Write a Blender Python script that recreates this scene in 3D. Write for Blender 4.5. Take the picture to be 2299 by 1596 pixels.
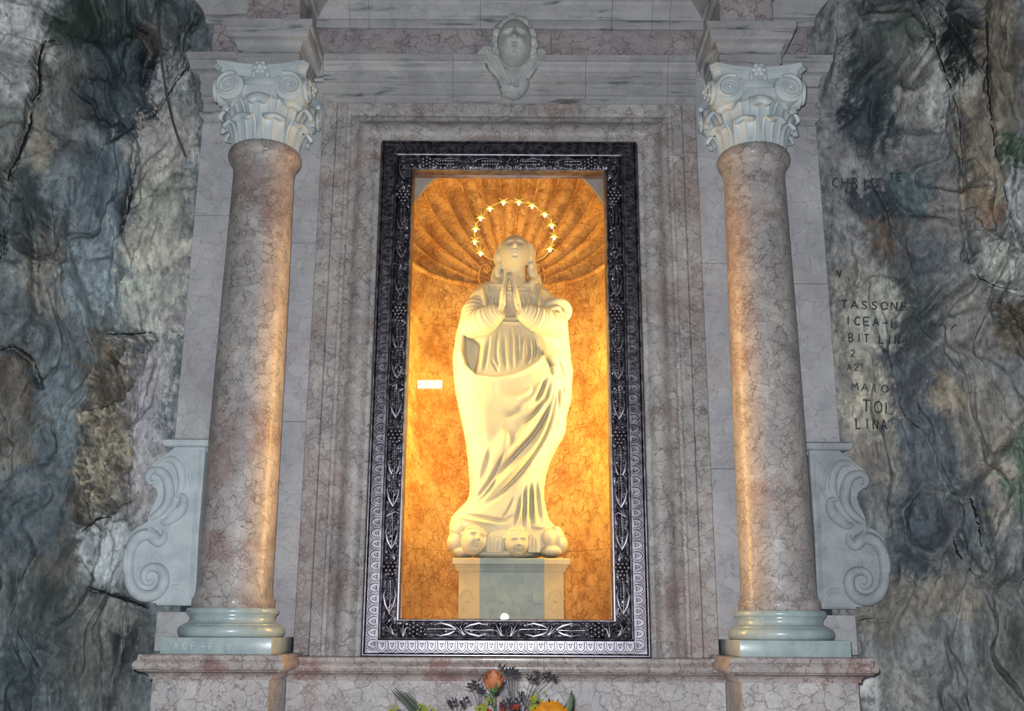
import bpy, bmesh, math, random
import numpy as np
from mathutils import Matrix, Vector
random.seed(7); RNG = np.random.default_rng(5)
for o in list(bpy.data.objects): bpy.data.objects.remove(o)
SC = bpy.context.scene; COL = SC.collection
PI = math.pi

# ------------------------------------------------------------------ camera
FPX, CX, CY = 2330.0, 1149.5, 798.0
PITCH = math.atan(612/2330.0); ROLL = math.radians(0.3)
CAM = np.array([0.02, 0.0, 1.65])
FWD = np.array([0, math.cos(PITCH), math.sin(PITCH)])
_r = np.array([1., 0, 0]); _u = np.array([0, -math.sin(PITCH), math.cos(PITCH)])
RT = math.cos(ROLL)*_r + math.sin(ROLL)*_u
UP = -math.sin(ROLL)*_r + math.cos(ROLL)*_u
cam = bpy.data.cameras.new('camera'); camo = bpy.data.objects.new('camera', cam); COL.objects.link(camo)
cam.sensor_width = 36; cam.sensor_fit = 'HORIZONTAL'; cam.lens = FPX/2299*36
cam.clip_start = 0.02
M = Matrix.Identity(4)
for i in range(3):
    M[i][0] = RT[i]; M[i][1] = UP[i]; M[i][2] = -FWD[i]; M[i][3] = CAM[i]
camo.matrix_world = M
SC.camera = camo

# ------------------------------------------------------------------ world, flash, exposure
wd = bpy.data.worlds.new('world'); SC.world = wd; wd.use_nodes = True
wd.node_tree.nodes['Background'].inputs[0].default_value = (0.55, 0.68, 0.85, 1)
wd.node_tree.nodes['Background'].inputs[1].default_value = 0.05
SC.view_settings.view_transform = 'Standard'; SC.view_settings.look = 'None'
SC.view_settings.exposure = 0.0; SC.view_settings.gamma = 1.0; SC.view_settings.use_curve_mapping = False
fl = bpy.data.lights.new('camera_flash', 'POINT'); fl.energy = 660; fl.shadow_soft_size = 0.034
fl.color = (0.93, 0.97, 1.0)
flo = bpy.data.objects.new('camera_flash', fl); COL.objects.link(flo); flo.location = (-0.035, -0.02, 1.745)

# ------------------------------------------------------------------ pixel -> place
def W(x, y, Y):
    d = FWD + RT*(x-CX)/FPX - UP*(y-CY)/FPX
    q = CAM + d*(Y/d[1]); return (float(q[0]), float(Y), float(q[2]))
def Pj(P):
    v = P - CAM; z = v @ FWD
    return CX + FPX*(v @ RT)/z, CY - FPX*(v @ UP)/z
def srgb(r, g, b):
    f = lambda c: (c/255/12.92) if c/255 <= .04045 else ((c/255+.055)/1.055)**2.4
    return (f(r), f(g), f(b))

# ------------------------------------------------------------------ objects
def tag(o, label=None, cat=None, group=None, kind=None):
    if label: o['label'] = label
    if cat: o['category'] = cat
    if group: o['group'] = group
    if kind: o['kind'] = kind
    return o
def thing(name, label, cat, loc=(0, 0, 0), group=None, kind=None):
    o = bpy.data.objects.new(name, None); COL.objects.link(o); o.location = loc
    o.empty_display_size = .1
    return tag(o, label, cat, group, kind)
def wloc(o):
    v = Vector(o.location)
    while o.parent: o = o.parent; v += Vector(o.location)
    return v
def put(name, me, mat, parent=None, smooth=True):
    me.materials.clear()
    if mat: me.materials.append(mat)
    o = bpy.data.objects.new(name, me); COL.objects.link(o)
    if parent: o.parent = parent; o.location = -wloc(parent)
    return o
def mesh(vs, fs, smooth=True, name='m'):
    me = bpy.data.meshes.new(name)
    me.from_pydata([tuple(map(float, v)) for v in vs], [], [tuple(map(int, f)) for f in fs]); me.update()
    bm = bmesh.new(); bm.from_mesh(me)
    bmesh.ops.recalc_face_normals(bm, faces=bm.faces); bm.to_mesh(me); bm.free()
    if smooth: autosmooth(me)
    return me
def autosmooth(me, ang=35):
    for p in me.polygons: p.use_smooth = True
    try: me.set_sharp_from_angle(angle=math.radians(ang))
    except Exception: pass
def bmmesh(bm, smooth=True, ang=35):
    me = bpy.data.meshes.new('m'); bmesh.ops.recalc_face_normals(bm, faces=bm.faces)
    bm.to_mesh(me); bm.free()
    if smooth: autosmooth(me, ang)
    return me
def joinm(parts):
    V, F, n = [], [], 0
    for vs, fs in parts:
        V += [tuple(v) for v in vs]; F += [tuple(i+n for i in f) for f in fs]; n += len(vs)
    return V, F
def box(x0, x1, y0, y1, z0, z1, bev=.004, seg=2):
    bm = bmesh.new()
    vs = [bm.verts.new((x, y, z)) for x in (x0, x1) for y in (y0, y1) for z in (z0, z1)]
    for f in ((0,1,3,2),(4,6,7,5),(0,4,5,1),(2,3,7,6),(0,2,6,4),(1,5,7,3)): bm.faces.new([vs[i] for i in f])
    if bev: bmesh.ops.bevel(bm, geom=list(bm.edges), offset=bev, segments=seg, affect='EDGES', profile=.5)
    return bmmesh(bm)
def boxd(x0, x1, y0, y1, z0, z1):
    vs = [(x, y, z) for x in (x0, x1) for y in (y0, y1) for z in (z0, z1)]
    return vs, [(0,1,3,2),(4,6,7,5),(0,4,5,1),(2,3,7,6),(0,2,6,4),(1,5,7,3)]
def lathed(prof, c=(0, 0), seg=64, a0=0, a1=2*PI):
    full = abs(a1-a0-2*PI) < 1e-6; n = seg if full else seg+1
    vs = [(c[0]+r*math.cos(a0+(a1-a0)*i/seg), c[1]+r*math.sin(a0+(a1-a0)*i/seg), z) for r, z in prof for i in range(n)]
    fs = []
    for j in range(len(prof)-1):
        for i in range(seg):
            k = (i+1) % n if full else i+1
            fs.append((j*n+i, j*n+k, (j+1)*n+k, (j+1)*n+i))
    if full:
        if prof[0][0] > 1e-5: fs.append(tuple(range(n))[::-1])
        if prof[-1][0] > 1e-5: fs.append(tuple((len(prof)-1)*n+i for i in range(n)))
    return vs, fs
def tube(pts, rad, seg=10, flat=1.0, ref=None, cap=True):
    """round (or flattened towards ref) tube along a polyline; rad scalar or list"""
    P = [Vector(p) for p in pts]; n = len(P)
    R = [rad]*n if not hasattr(rad, '__len__') else list(rad)
    vs, fs = [], []
    prev = None
    for i in range(n):
        t = (P[min(i+1, n-1)] - P[max(i-1, 0)]).normalized()
        if ref is not None:
            b = Vector(ref) - t*Vector(ref).dot(t); b.normalize(); a = t.cross(b)
        else:
            if prev is None:
                h = Vector((0, 0, 1)) if abs(t.z) < .9 else Vector((1, 0, 0)); a = t.cross(h).normalized()
            else: a = (prev - t*prev.dot(t)).normalized()
            b = t.cross(a); prev = a
        for k in range(seg):
            q = 2*PI*k/seg; vs.append(tuple(P[i] + a*(R[i]*math.cos(q)) + b*(R[i]*flat*math.sin(q))))
    for i in range(n-1):
        for k in range(seg):
            l = (k+1) % seg; fs.append((i*seg+k, i*seg+l, (i+1)*seg+l, (i+1)*seg+k))
    if cap:
        fs.append(tuple(range(seg))[::-1]); fs.append(tuple((n-1)*seg+k for k in range(seg)))
    return vs, fs
def ball(c, r, u=16, v=10):
    r = (r, r, r) if not hasattr(r, '__len__') else r
    vs = [(c[0], c[1], c[2]-r[2])]; fs = []
    for j in range(1, v):
        t = PI*j/v
        for i in range(u):
            p = 2*PI*i/u; vs.append((c[0]+r[0]*math.sin(t)*math.cos(p), c[1]+r[1]*math.sin(t)*math.sin(p), c[2]-r[2]*math.cos(t)))
    vs.append((c[0], c[1], c[2]+r[2]))
    for i in range(u): fs.append((0, 1+(i+1) % u, 1+i)); fs.append((len(vs)-1, 1+(v-2)*u+i, 1+(v-2)*u+(i+1) % u))
    for j in range(v-2):
        for i in range(u): fs.append((1+j*u+i, 1+j*u+(i+1) % u, 1+(j+1)*u+(i+1) % u, 1+(j+1)*u+i))
    return vs, fs
def spline(pts, n):
    """Catmull-Rom through pts, n samples per span"""
    P = [np.array(p, float) for p in pts]; P = [2*P[0]-P[1]] + P + [2*P[-1]-P[-2]]; out = []
    for i in range(1, len(P)-2):
        for k in range(n):
            t = k/n; a, b, c, d = P[i-1:i+3]
            out.append(.5*((2*b)+(c-a)*t+(2*a-5*b+4*c-d)*t*t+(3*b-a-3*c+d)*t**3))
    out.append(P[-2]); return out
def plate(outline, y0, y1, bev=.006):
    """outline (x,z) extruded from y0 (back) to y1 (front, smaller), front edge rounded"""
    bm = bmesh.new(); n = len(outline)
    fr = [bm.verts.new((x, y1, z)) for x, z in outline]; bk = [bm.verts.new((x, y0, z)) for x, z in outline]
    f = bm.faces.new(fr); bm.faces.new(bk[::-1])
    for i in range(n): bm.faces.new((fr[i], bk[i], bk[(i+1) % n], fr[(i+1) % n]))
    if bev: bmesh.ops.bevel(bm, geom=list(f.edges), offset=bev, segments=3, affect='EDGES', profile=.5, clamp_overlap=True)
    bmesh.ops.triangulate(bm, faces=[q for q in bm.faces if len(q.verts) > 4])
    return bmmesh(bm, True, 30)
def sweep_plan(prof, plan):
    """profile (outward d, z) swept along a plan polyline, outward on the right-hand side"""
    P = [Vector(p) for p in plan]; n = len(P); m = len(prof); vs = []
    nr = []
    for i in range(n-1):
        d = (P[i+1]-P[i]).normalized(); nr.append(Vector((d.y, -d.x)))
    for i in range(n):
        a = nr[max(i-1, 0)]; b = nr[min(i, n-2)]
        mt = (a+b)/(1+a.dot(b)) if a.dot(b) > -.99 else a
        for d, z in prof: vs.append((P[i].x+mt.x*d, P[i].y+mt.y*d, z))
    fs = [(i*m+j, (i+1)*m+j, (i+1)*m+j+1, i*m+j+1) for i in range(n-1) for j in range(m-1)]
    fs += [(i*m+m-1, (i+1)*m+m-1, (i+1)*m, i*m) for i in range(n-1)]
    fs += [tuple(range(m)), tuple((n-1)*m+j for j in range(m))[::-1]]
    return mesh(vs, fs)
def rail(prof, A, B, dA, dB, Y):
    """mitred rail of a picture frame: profile (inward u, forward d)"""
    m = len(prof)
    vs = [(A[0]+dA[0]*u, Y-d, A[1]+dA[1]*u) for u, d in prof] + [(B[0]+dB[0]*u, Y-d, B[1]+dB[1]*u) for u, d in prof]
    fs = [(j, m+j, m+j+1, j+1) for j in range(m-1)] + [(m-1, 2*m-1, m, 0), tuple(range(m)), tuple(range(m, 2*m))[::-1]]
    return mesh(vs, fs)

# ------------------------------------------------------------------ numpy noise
_perm = np.random.default_rng(3).permutation(512)
def pnoise(x, y):
    xi = np.floor(x).astype(int); yi = np.floor(y).astype(int); xf = x-xi; yf = y-yi
    def g(a, b):
        h = _perm[(a + _perm[b & 511]) & 511]*2*PI/512
        return np.cos(h), np.sin(h)
    u = xf*xf*xf*(xf*(xf*6-15)+10); v = yf*yf*yf*(yf*(yf*6-15)+10)
    def d(a, b): gx, gy = g(xi+a, yi+b); return gx*(xf-a)+gy*(yf-b)
    return (d(0,0)*(1-u)+d(1,0)*u)*(1-v)+(d(0,1)*(1-u)+d(1,1)*u)*v
def fbm(x, y, o=4):
    s = 0; a = 1
    for k in range(o): s = s+a*pnoise(x*2**k+17*k, y*2**k+31*k); a *= .5
    return s
def ss(a, b, x):
    t = np.clip((x-a)/(b-a), 0, 1); return t*t*(3-2*t)
def dpoly(x, y, pts):
    d = np.full(np.shape(x), 1e9)
    for (ax, ay), (bx, by) in zip(pts[:-1], pts[1:]):
        L = (bx-ax)**2+(by-ay)**2+1e-12
        t = np.clip(((x-ax)*(bx-ax)+(y-ay)*(by-ay))/L, 0, 1)
        d = np.minimum(d, np.hypot(x-ax-t*(bx-ax), y-ay-t*(by-ay)))
    return d
def inpoly(x, y, pts):
    """signed distance, positive inside"""
    ins = np.zeros(np.shape(x), bool); n = len(pts)
    for i in range(n):
        ax, ay = pts[i]; bx, by = pts[(i+1) % n]
        c = ((ay > y) != (by > y)) & (x < (bx-ax)*(y-ay)/(by-ay+1e-12)+ax); ins ^= c
    d = dpoly(x, y, list(pts)+[pts[0]]); return np.where(ins, d, -d)

# ------------------------------------------------------------------ materials
class NT:
    def __init__(s, name):
        s.m = bpy.data.materials.new(name); s.m.use_nodes = True; s.t = s.m.node_tree; s.t.nodes.clear()
        s.out = s.t.nodes.new('ShaderNodeOutputMaterial')
    def n(s, ty, ins=None, **pr):
        nd = s.t.nodes.new('ShaderNode'+ty)
        for k, v in pr.items(): setattr(nd, k, v)
        for k, v in (ins or {}).items():
            if isinstance(v, bpy.types.NodeSocket): s.t.links.new(v, nd.inputs[k])
            else: nd.inputs[k].default_value = v
        return nd
    def link(s, a, b): s.t.links.new(a, b)
    def mix(s, f, a, b, bt='MIX'):
        c = lambda v: v if isinstance(v, bpy.types.NodeSocket) else ((*v, 1) if len(v) == 3 else v)
        return s.n('Mix', {0: f, 6: c(a), 7: c(b)}, data_type='RGBA', blend_type=bt).outputs[2]
    def math(s, op, a, b=0.0): return s.n('Math', {0: a, 1: b}, operation=op).outputs[0]
    def mr(s, v, a, b, c=0.0, d=1.0): return s.n('MapRange', {0: v, 1: a, 2: b, 3: c, 4: d}, interpolation_type='SMOOTHSTEP').outputs[0]
    def noise(s, v, sc, det=4, dist=0.0, rough=.5): return s.n('TexNoise', {'Vector': v, 'Scale': sc, 'Detail': det, 'Roughness': rough, 'Distortion': dist})
    def pos(s): return s.n('NewGeometry').outputs['Position']
    def bsdf(s, **k):
        b = s.n('BsdfPrincipled', {a.replace('_', ' '): v for a, v in k.items()})
        s.link(b.outputs[0], s.out.inputs[0]); return b
    def bump(s, h, st, dist): return s.n('Bump', {'Height': h, 'Strength': st, 'Distance': dist}).outputs[0]

def breccia(name, c1, c2, vein, red, redamt=.5, scale=16, rough=.45, coat=0.0, dirt=.35, stain=None, bump=.25, veinw=.06, fine=1.0, vs=.92):
    t = NT(name); p = t.pos()
    def warp(v, sc, amt):
        nz = t.noise(v, sc, 4).outputs['Color']
        off = t.n('VectorMath', {0: nz, 1: (.5, .5, .5)}, operation='SUBTRACT').outputs[0]
        off = t.n('VectorMath', {0: off, 3: amt}, operation='SCALE').outputs[0]
        return t.n('VectorMath', {0: v, 1: off}, operation='ADD').outputs[0]
    q = warp(warp(p, 6, .12), 34, .030)
    def vor(sc):
        c = t.n('TexVoronoi', {'Vector': q, 'Scale': sc}, feature='F1'); e = t.n('TexVoronoi', {'Vector': q, 'Scale': sc}, feature='DISTANCE_TO_EDGE')
        return t.n('SeparateColor', {0: c.outputs['Color']}).outputs[0], e.outputs[0]
    r1, e1 = vor(scale); r2, e2 = vor(scale*2.4); r3, e3 = vor(scale*5.0)
    big = t.noise(p, 2.6, 5, .8).outputs[0]; mid = t.noise(p, 6.5, 4, .6).outputs[0]; sml = t.noise(p, 15, 4, .5).outputs[0]
    zone = t.mr(mid, .40, .60)
    r = t.math('ADD', t.math('MULTIPLY', r1, .55), t.math('MULTIPLY', r2, .45))
    col = t.mix(r, c1, c2)
    redm = t.math('MULTIPLY', t.mr(big, .50, .66), redamt)
    # red ground shows between the small stones, not over the pale clasts
    col = t.mix(t.math('MULTIPLY', redm, t.mr(r2, .25, .75, .25, 1.0)), col, red)
    def vn(e, w): return t.math('SUBTRACT', 1.0, t.n('MapRange', {0: e, 1: 0.0, 2: w, 3: 0.0, 4: 1.0}).outputs[0])
    vw = t.math('MULTIPLY', t.mr(sml, .32, .68, .15, 1.25), veinw)
    v1 = t.math('MULTIPLY', vn(e1, vw), .85)
    v2 = t.math('MULTIPLY', vn(e2, t.math('MULTIPLY', vw, 1.7)), t.math('MINIMUM', t.math('ADD', t.math('MULTIPLY', zone, .75*fine), redm), 1.0))
    v3 = t.math('MULTIPLY', vn(e3, t.math('MULTIPLY', vw, 2.6)), t.math('MULTIPLY', t.math('ADD', t.math('MULTIPLY', t.mr(sml, .45, .62), .7*fine), redm), .55))
    vv = t.math('MINIMUM', t.math('MAXIMUM', t.math('MAXIMUM', v1, v2), v3), 1.0)
    vcol = t.mix(redm, vein, tuple(.5*a+.5*b for a, b in zip(vein, red)))
    col = t.mix(t.math('MULTIPLY', vv, vs), col, vcol)
    gr = t.noise(p, 90, 3, 0, .6).outputs[0]
    col = t.mix(.35, col, t.mix(gr, (.55, .55, .55), (1, 1, 1)), 'MULTIPLY')
    cl = t.noise(p, 3.7, 4, .5).outputs[0]; col = t.mix(1.0, col, t.mix(t.mr(cl, .3, .7), (.84, .84, .86), (1.08, 1.07, 1.05)), 'MULTIPLY')
    if dirt:   # dark mineral streaks along the length of horizontal mouldings
        st = t.n('Mapping', {0: p, 3: (3.0, 3.0, 30.0)}, vector_type='POINT').outputs[0]
        dn = t.noise(st, 1.0, 6, .8, .6).outputs[0]
        dm = t.math('MULTIPLY', t.mr(dn, .54, .72), dirt)
        col = t.mix(dm, col, stain or (.045, .055, .055))
    h = t.math('SUBTRACT', t.math('MULTIPLY', gr, .5), t.math('MULTIPLY', vv, .4))
    b = t.bsdf(Base_Color=col, Roughness=rough, Normal=t.bump(h, bump, .004))
    b.inputs['Coat Weight'].default_value = coat; b.inputs['Coat Roughness'].default_value = .14
    b.inputs['Specular IOR Level'].default_value = .35
    return t.m
def plainstone(name, col, col2, rough=.5, sc=8, spot=.3, bump=.25, coat=0, spotcol=(.08, .1, .1), hi=70):
    t = NT(name); p = t.pos()
    a = t.noise(p, sc, 5, .3).outputs[0]; c = t.mix(t.mr(a, .3, .7), col, col2)
    b = t.noise(p, sc*3.5, 5, .8).outputs[0]
    c = t.mix(t.math('MULTIPLY', t.mr(b, .58, .75), spot), c, spotcol)
    g = t.noise(p, hi, 4, 0, .6).outputs[0]
    c = t.mix(.3, c, t.mix(g, (.6, .6, .6), (1, 1, 1)), 'MULTIPLY')
    bs = t.bsdf(Base_Color=c, Roughness=rough, Normal=t.bump(g, bump, .004))
    bs.inputs['Coat Weight'].default_value = coat; bs.inputs['Coat Roughness'].default_value = .15
    bs.inputs['Specular IOR Level'].default_value = .35
    return t.m
def flat(name, col, rough=.6, metal=0.0, noise=.25, sc=40, **k):
    t = NT(name); p = t.pos(); a = t.noise(p, sc, 3).outputs[0]
    c = t.mix(t.mr(a, .3, .7), tuple(x*(1-noise) for x in col), col)
    b = t.bsdf(Base_Color=c, Roughness=rough, Metallic=metal)
    for q, v in k.items(): b.inputs[q.replace('_', ' ')].default_value = v
    return t.m
def emit(name, col, s):
    t = NT(name); e = t.n('Emission', {0: (*col, 1), 1: s}); t.link(e.outputs[0], t.out.inputs[0]); return t.m

GREY1, GREY2 = (.375, .345, .34), (.545, .52, .505)
VEIN = (.105, .082, .08); RED = (.30, .19, .175)
M_PINK = breccia('pink_breccia_marble', GREY1, GREY2, VEIN, RED, .5, 19, .5, 0, .12)
M_FRZ = breccia('frieze_breccia_marble', (.36, .32, .335), (.48, .44, .45), (.12, .09, .10), (.29, .20, .21), .45, 14, .5, 0, .2)
M_SHAFT = breccia('polished_breccia_marble', (.37, .335, .325), (.55, .515, .495), (.105, .08, .075), (.32, .18, .16), .55, 20, .42, .08, .0)
M_PIL = breccia('pale_lilac_marble', (.465, .46, .485), (.565, .56, .58), (.20, .17, .18), (.42, .34, .345), .45, 12, .5, 0, .12, veinw=.035, fine=.7, vs=.6)
M_LEDGE = breccia('ledge_breccia_marble', (.40, .345, .335), (.56, .50, .48), (.12, .07, .065), (.33, .16, .15), .75, 18, .35, .2, .15)
M_DADO = breccia('dado_breccia_marble', (.45, .42, .425), (.62, .59, .585), (.15, .11, .12), (.38, .23, .225), .45, 15, .45, .1, .05)
M_ENT = breccia('grey_streaked_marble', (.37, .37, .38), (.46, .455, .46), (.17, .165, .17), (.38, .35, .36), .5, 9, .55, 0, .8, veinw=.03, fine=.4, vs=.38)
M_NICHE = breccia('lamp_warmed_breccia', (.70, .37, .10), (.92, .56, .20), (.22, .06, .010), (.50, .17, .025), .7, 20, .45, 0, .0, veinw=.085)  # lamp warmth is put into this golden colour; same breccia as outside
M_SHELL = breccia('lamp_warmed_shell', (.66, .33, .08), (.84, .48, .15), (.22, .06, .012), (.46, .15, .02), .75, 20, .5, 0, .0, veinw=.085)  # shell colour carries the lamp warmth too
M_CAP = plainstone('blue_white_marble', (.50, .565, .59), (.62, .655, .66), .42, 9, .25)
M_BASE = plainstone('blue_green_marble', (.34, .43, .45), (.45, .53, .53), .3, 14, .35, .1, .4)
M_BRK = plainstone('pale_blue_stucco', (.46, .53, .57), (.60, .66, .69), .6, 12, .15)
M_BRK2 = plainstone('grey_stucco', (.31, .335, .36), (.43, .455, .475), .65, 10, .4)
M_CHER = plainstone('grey_white_carved_marble', (.36, .39, .40), (.52, .52, .49), .5, 12, .3)
M_STAT = plainstone('white_statuary_marble', (.58, .545, .43), (.64, .605, .49), .55, 6, .05, .08)
M_PEDB = plainstone('blue_grey_pedestal_centre', (.23, .32, .36), (.30, .39, .41), .5, 12, .15)
M_PED = plainstone('cream_pedestal_stone', (.60, .48, .27), (.68, .55, .32), .5, 12, .1)
M_SPAN = plainstone('grey_spandrel_stone', (.34, .30, .28), (.42, .38, .36), .6, 12, .2)
M_IRON = flat('dark_iron', (.13, .135, .135), .6, .4)
def silver():
    t = NT('dark_silver'); p = t.pos(); a = t.noise(p, 30, 4).outputs[0]
    c = t.mix(t.mr(a, .35, .7), (.15, .135, .16), (.26, .245, .275))
    t.bsdf(Base_Color=c, Metallic=1.0, Roughness=t.mr(a, .3, .7, .32, .46))
    return t.m
M_SILV = silver()
M_GOLD = flat('gilt_metal', (.90, .62, .16), .45, .5)
M_BULB = emit('bulb_glow', (1.0, .80, .36), 22)
def glass():
    t = NT('pane_glass'); lw = t.n('LayerWeight', {0: .5}).outputs['Facing']
    f = t.math('ADD', t.math('MULTIPLY', t.math('POWER', lw, 5.0), .6), .04)
    tr = t.n('BsdfTransparent', {0: (.985, .99, .985, 1)}); gl = t.n('BsdfGlossy', {0: (1, 1, 1, 1), 'Roughness': 0.0})
    mx = t.n('MixShader', {0: f, 1: tr.outputs[0], 2: gl.outputs[0]}); t.link(mx.outputs[0], t.out.inputs[0]); return t.m
M_GLASS = glass()

# ================================================================== cave rock
def rock_material():
    t = NT('cave_rock'); p = t.pos()
    at = t.n('Attribute', attribute_name='tint').outputs['Color']
    st = t.n('Mapping', {0: p, 3: (1.0, 1.0, .55)}, vector_type='POINT').outputs[0]
    a = t.noise(st, 11, 6, .5, .58).outputs[0]; b = t.noise(st, 48, 5, .3, .6).outputs[0]; c = t.noise(p, 5, 5, 1.0).outputs[0]
    k = t.mix(t.mr(a, .30, .72), (.60, .60, .62), (1.26, 1.25, 1.22))
    col = t.mix(1.0, at, k, 'MULTIPLY')
    k2 = t.mix(t.mr(b, .3, .72), (.72, .72, .74), (1.22, 1.22, 1.20))
    col = t.mix(1.0, col, k2, 'MULTIPLY')
    # dark algae specks and pale lime crust
    col = t.mix(t.math('MULTIPLY', t.mr(t.noise(st, 38, 7, .3, .72).outputs[0], .54, .62), .52), col, (.045, .055, .058))
    col = t.mix(t.math('MULTIPLY', t.mr(t.noise(p, 31, 7, .4, .70).outputs[0], .58, .68), .28), col, (.40, .395, .38))
    # thin branching cracks
    wp = t.n('VectorMath', {0: p, 1: t.n('VectorMath', {0: t.noise(p, 4, 4).outputs['Color'], 3: .3}, operation='SCALE').outputs[0]}, operation='ADD').outputs[0]
    ed = t.n('TexVoronoi', {'Vector': wp, 'Scale': 5.0}, feature='DISTANCE_TO_EDGE').outputs[0]
    cr = t.math('MULTIPLY', t.math('SUBTRACT', 1.0, t.mr(ed, 0.0, .02)), t.mr(c, .48, .6))
    col = t.mix(t.math('MULTIPLY', cr, .28), col, (.05, .05, .05))
    h = t.math('ADD', t.math('MULTIPLY', a, 1.0), t.math('MULTIPLY', b, .45)); h = t.math('SUBTRACT', h, t.math('MULTIPLY', cr, .25))
    bs = t.bsdf(Base_Color=col, Roughness=.62, Normal=t.bump(h, .55, .012)); bs.inputs['Specular IOR Level'].default_value = .3
    return t.m
M_ROCK = rock_material()

BL = [  # left wall mineral colours: px, py, rx, ry, colour
 (40,90,75,130,(168,168,168)),(20,320,60,110,(112,120,116)),(200,55,120,75,(48,66,60)),(270,150,100,120,(44,64,74)),(400,40,60,60,(66,78,84)),
 (130,180,60,90,(116,116,114)),(150,300,50,90,(104,108,112)),(85,320,30,70,(142,132,112)),(60,460,45,110,(60,72,76)),(20,640,40,120,(88,100,104)),(100,600,40,90,(122,118,110)),
 (210,420,70,110,(92,112,124)),(215,600,70,120,(118,138,148)),(250,240,50,70,(58,76,88)),(380,180,45,60,(150,152,158)),(330,80,35,45,(96,88,82)),
 (365,330,70,90,(168,164,156)),(360,450,70,60,(140,142,128)),(350,560,80,70,(172,168,152)),(330,660,90,70,(166,172,158)),(380,720,50,40,(164,160,156)),
 (350,840,40,90,(164,160,164)),(320,930,45,110,(158,156,166)),(330,1080,50,110,(160,156,158)),(240,860,45,100,(112,102,86)),(240,1010,60,110,(140,128,104)),(190,1120,60,70,(100,94,84)),
 (40,860,50,80,(98,90,78)),(30,1000,60,70,(110,108,98)),(130,900,60,110,(96,114,124)),(110,1050,80,100,(84,102,112)),(60,1180,80,70,(70,88,98)),
 (240,1240,60,75,(160,170,174)),(130,1260,60,70,(92,90,82)),(100,1350,90,90,(74,84,82)),(240,1390,70,60,(118,118,112)),(50,1520,80,90,(58,76,84)),(190,1480,90,110,(88,94,92)),(290,1450,45,70,(60,68,70)),(270,1570,50,50,(86,92,92)),
]
BR = [
 (1870,200,45,160,(134,136,142)),(1950,250,70,110,(50,68,76)),(1915,130,45,60,(64,76,74)),(2030,60,80,70,(84,96,92)),(2060,200,40,140,(124,122,120)),(1890,340,50,40,(132,130,134)),(2030,350,50,50,(120,118,118)),
 (1920,290,60,50,(48,62,70)),(1970,450,70,50,(46,58,70)),(1905,400,50,40,(136,134,136)),(2050,430,45,60,(74,100,106)),(2160,100,55,90,(32,40,42)),(2110,170,26,130,(156,160,156)),(2250,140,45,190,(112,102,86)),(2185,180,30,60,(138,138,130)),
 (2205,360,42,140,(140,126,104)),(2215,460,35,45,(134,100,70)),(2275,340,22,55,(48,76,52)),(2280,450,30,60,(168,172,176)),(2245,590,60,50,(156,160,150)),
 (1990,530,45,50,(100,84,68)),(2080,560,55,80,(84,94,102)),(2110,480,40,70,(132,122,116)),(1890,540,40,80,(130,130,132)),(1960,700,75,85,(158,158,146)),(1905,620,40,70,(140,132,122)),
 (2050,710,55,80,(66,78,80)),(2180,720,60,90,(124,122,116)),(2275,730,45,70,(92,78,58)),(1950,900,55,90,(172,164,140)),(1900,800,36,120,(146,138,126)),(2030,850,60,80,(82,92,102)),(2120,880,45,40,(156,140,110)),
 (2080,1000,100,90,(84,96,106)),(1975,1030,60,60,(140,130,114)),(1990,1130,60,140,(100,106,108)),(2050,1200,50,110,(62,78,90)),(2200,960,80,110,(130,124,114)),(2170,1180,60,100,(88,98,104)),
 (2250,1080,30,120,(146,136,122)),(2292,1050,24,110,(86,116,92)),(2130,1340,90,50,(134,126,112)),(1990,1370,70,60,(120,114,100)),(2150,1460,120,90,(110,116,118)),(1950,1540,30,50,(176,178,176)),(2030,1540,60,60,(130,130,124)),(2260,1480,50,120,(92,96,88)),(2220,1300,60,50,(104,106,104)),
]
ROCKF = .84   # photo tone -> rock colour
GR = {}
def desat(c, k=.38):
    c = np.array(c); return c+(c @ np.array([.3, .55, .15])-c)*k
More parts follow.
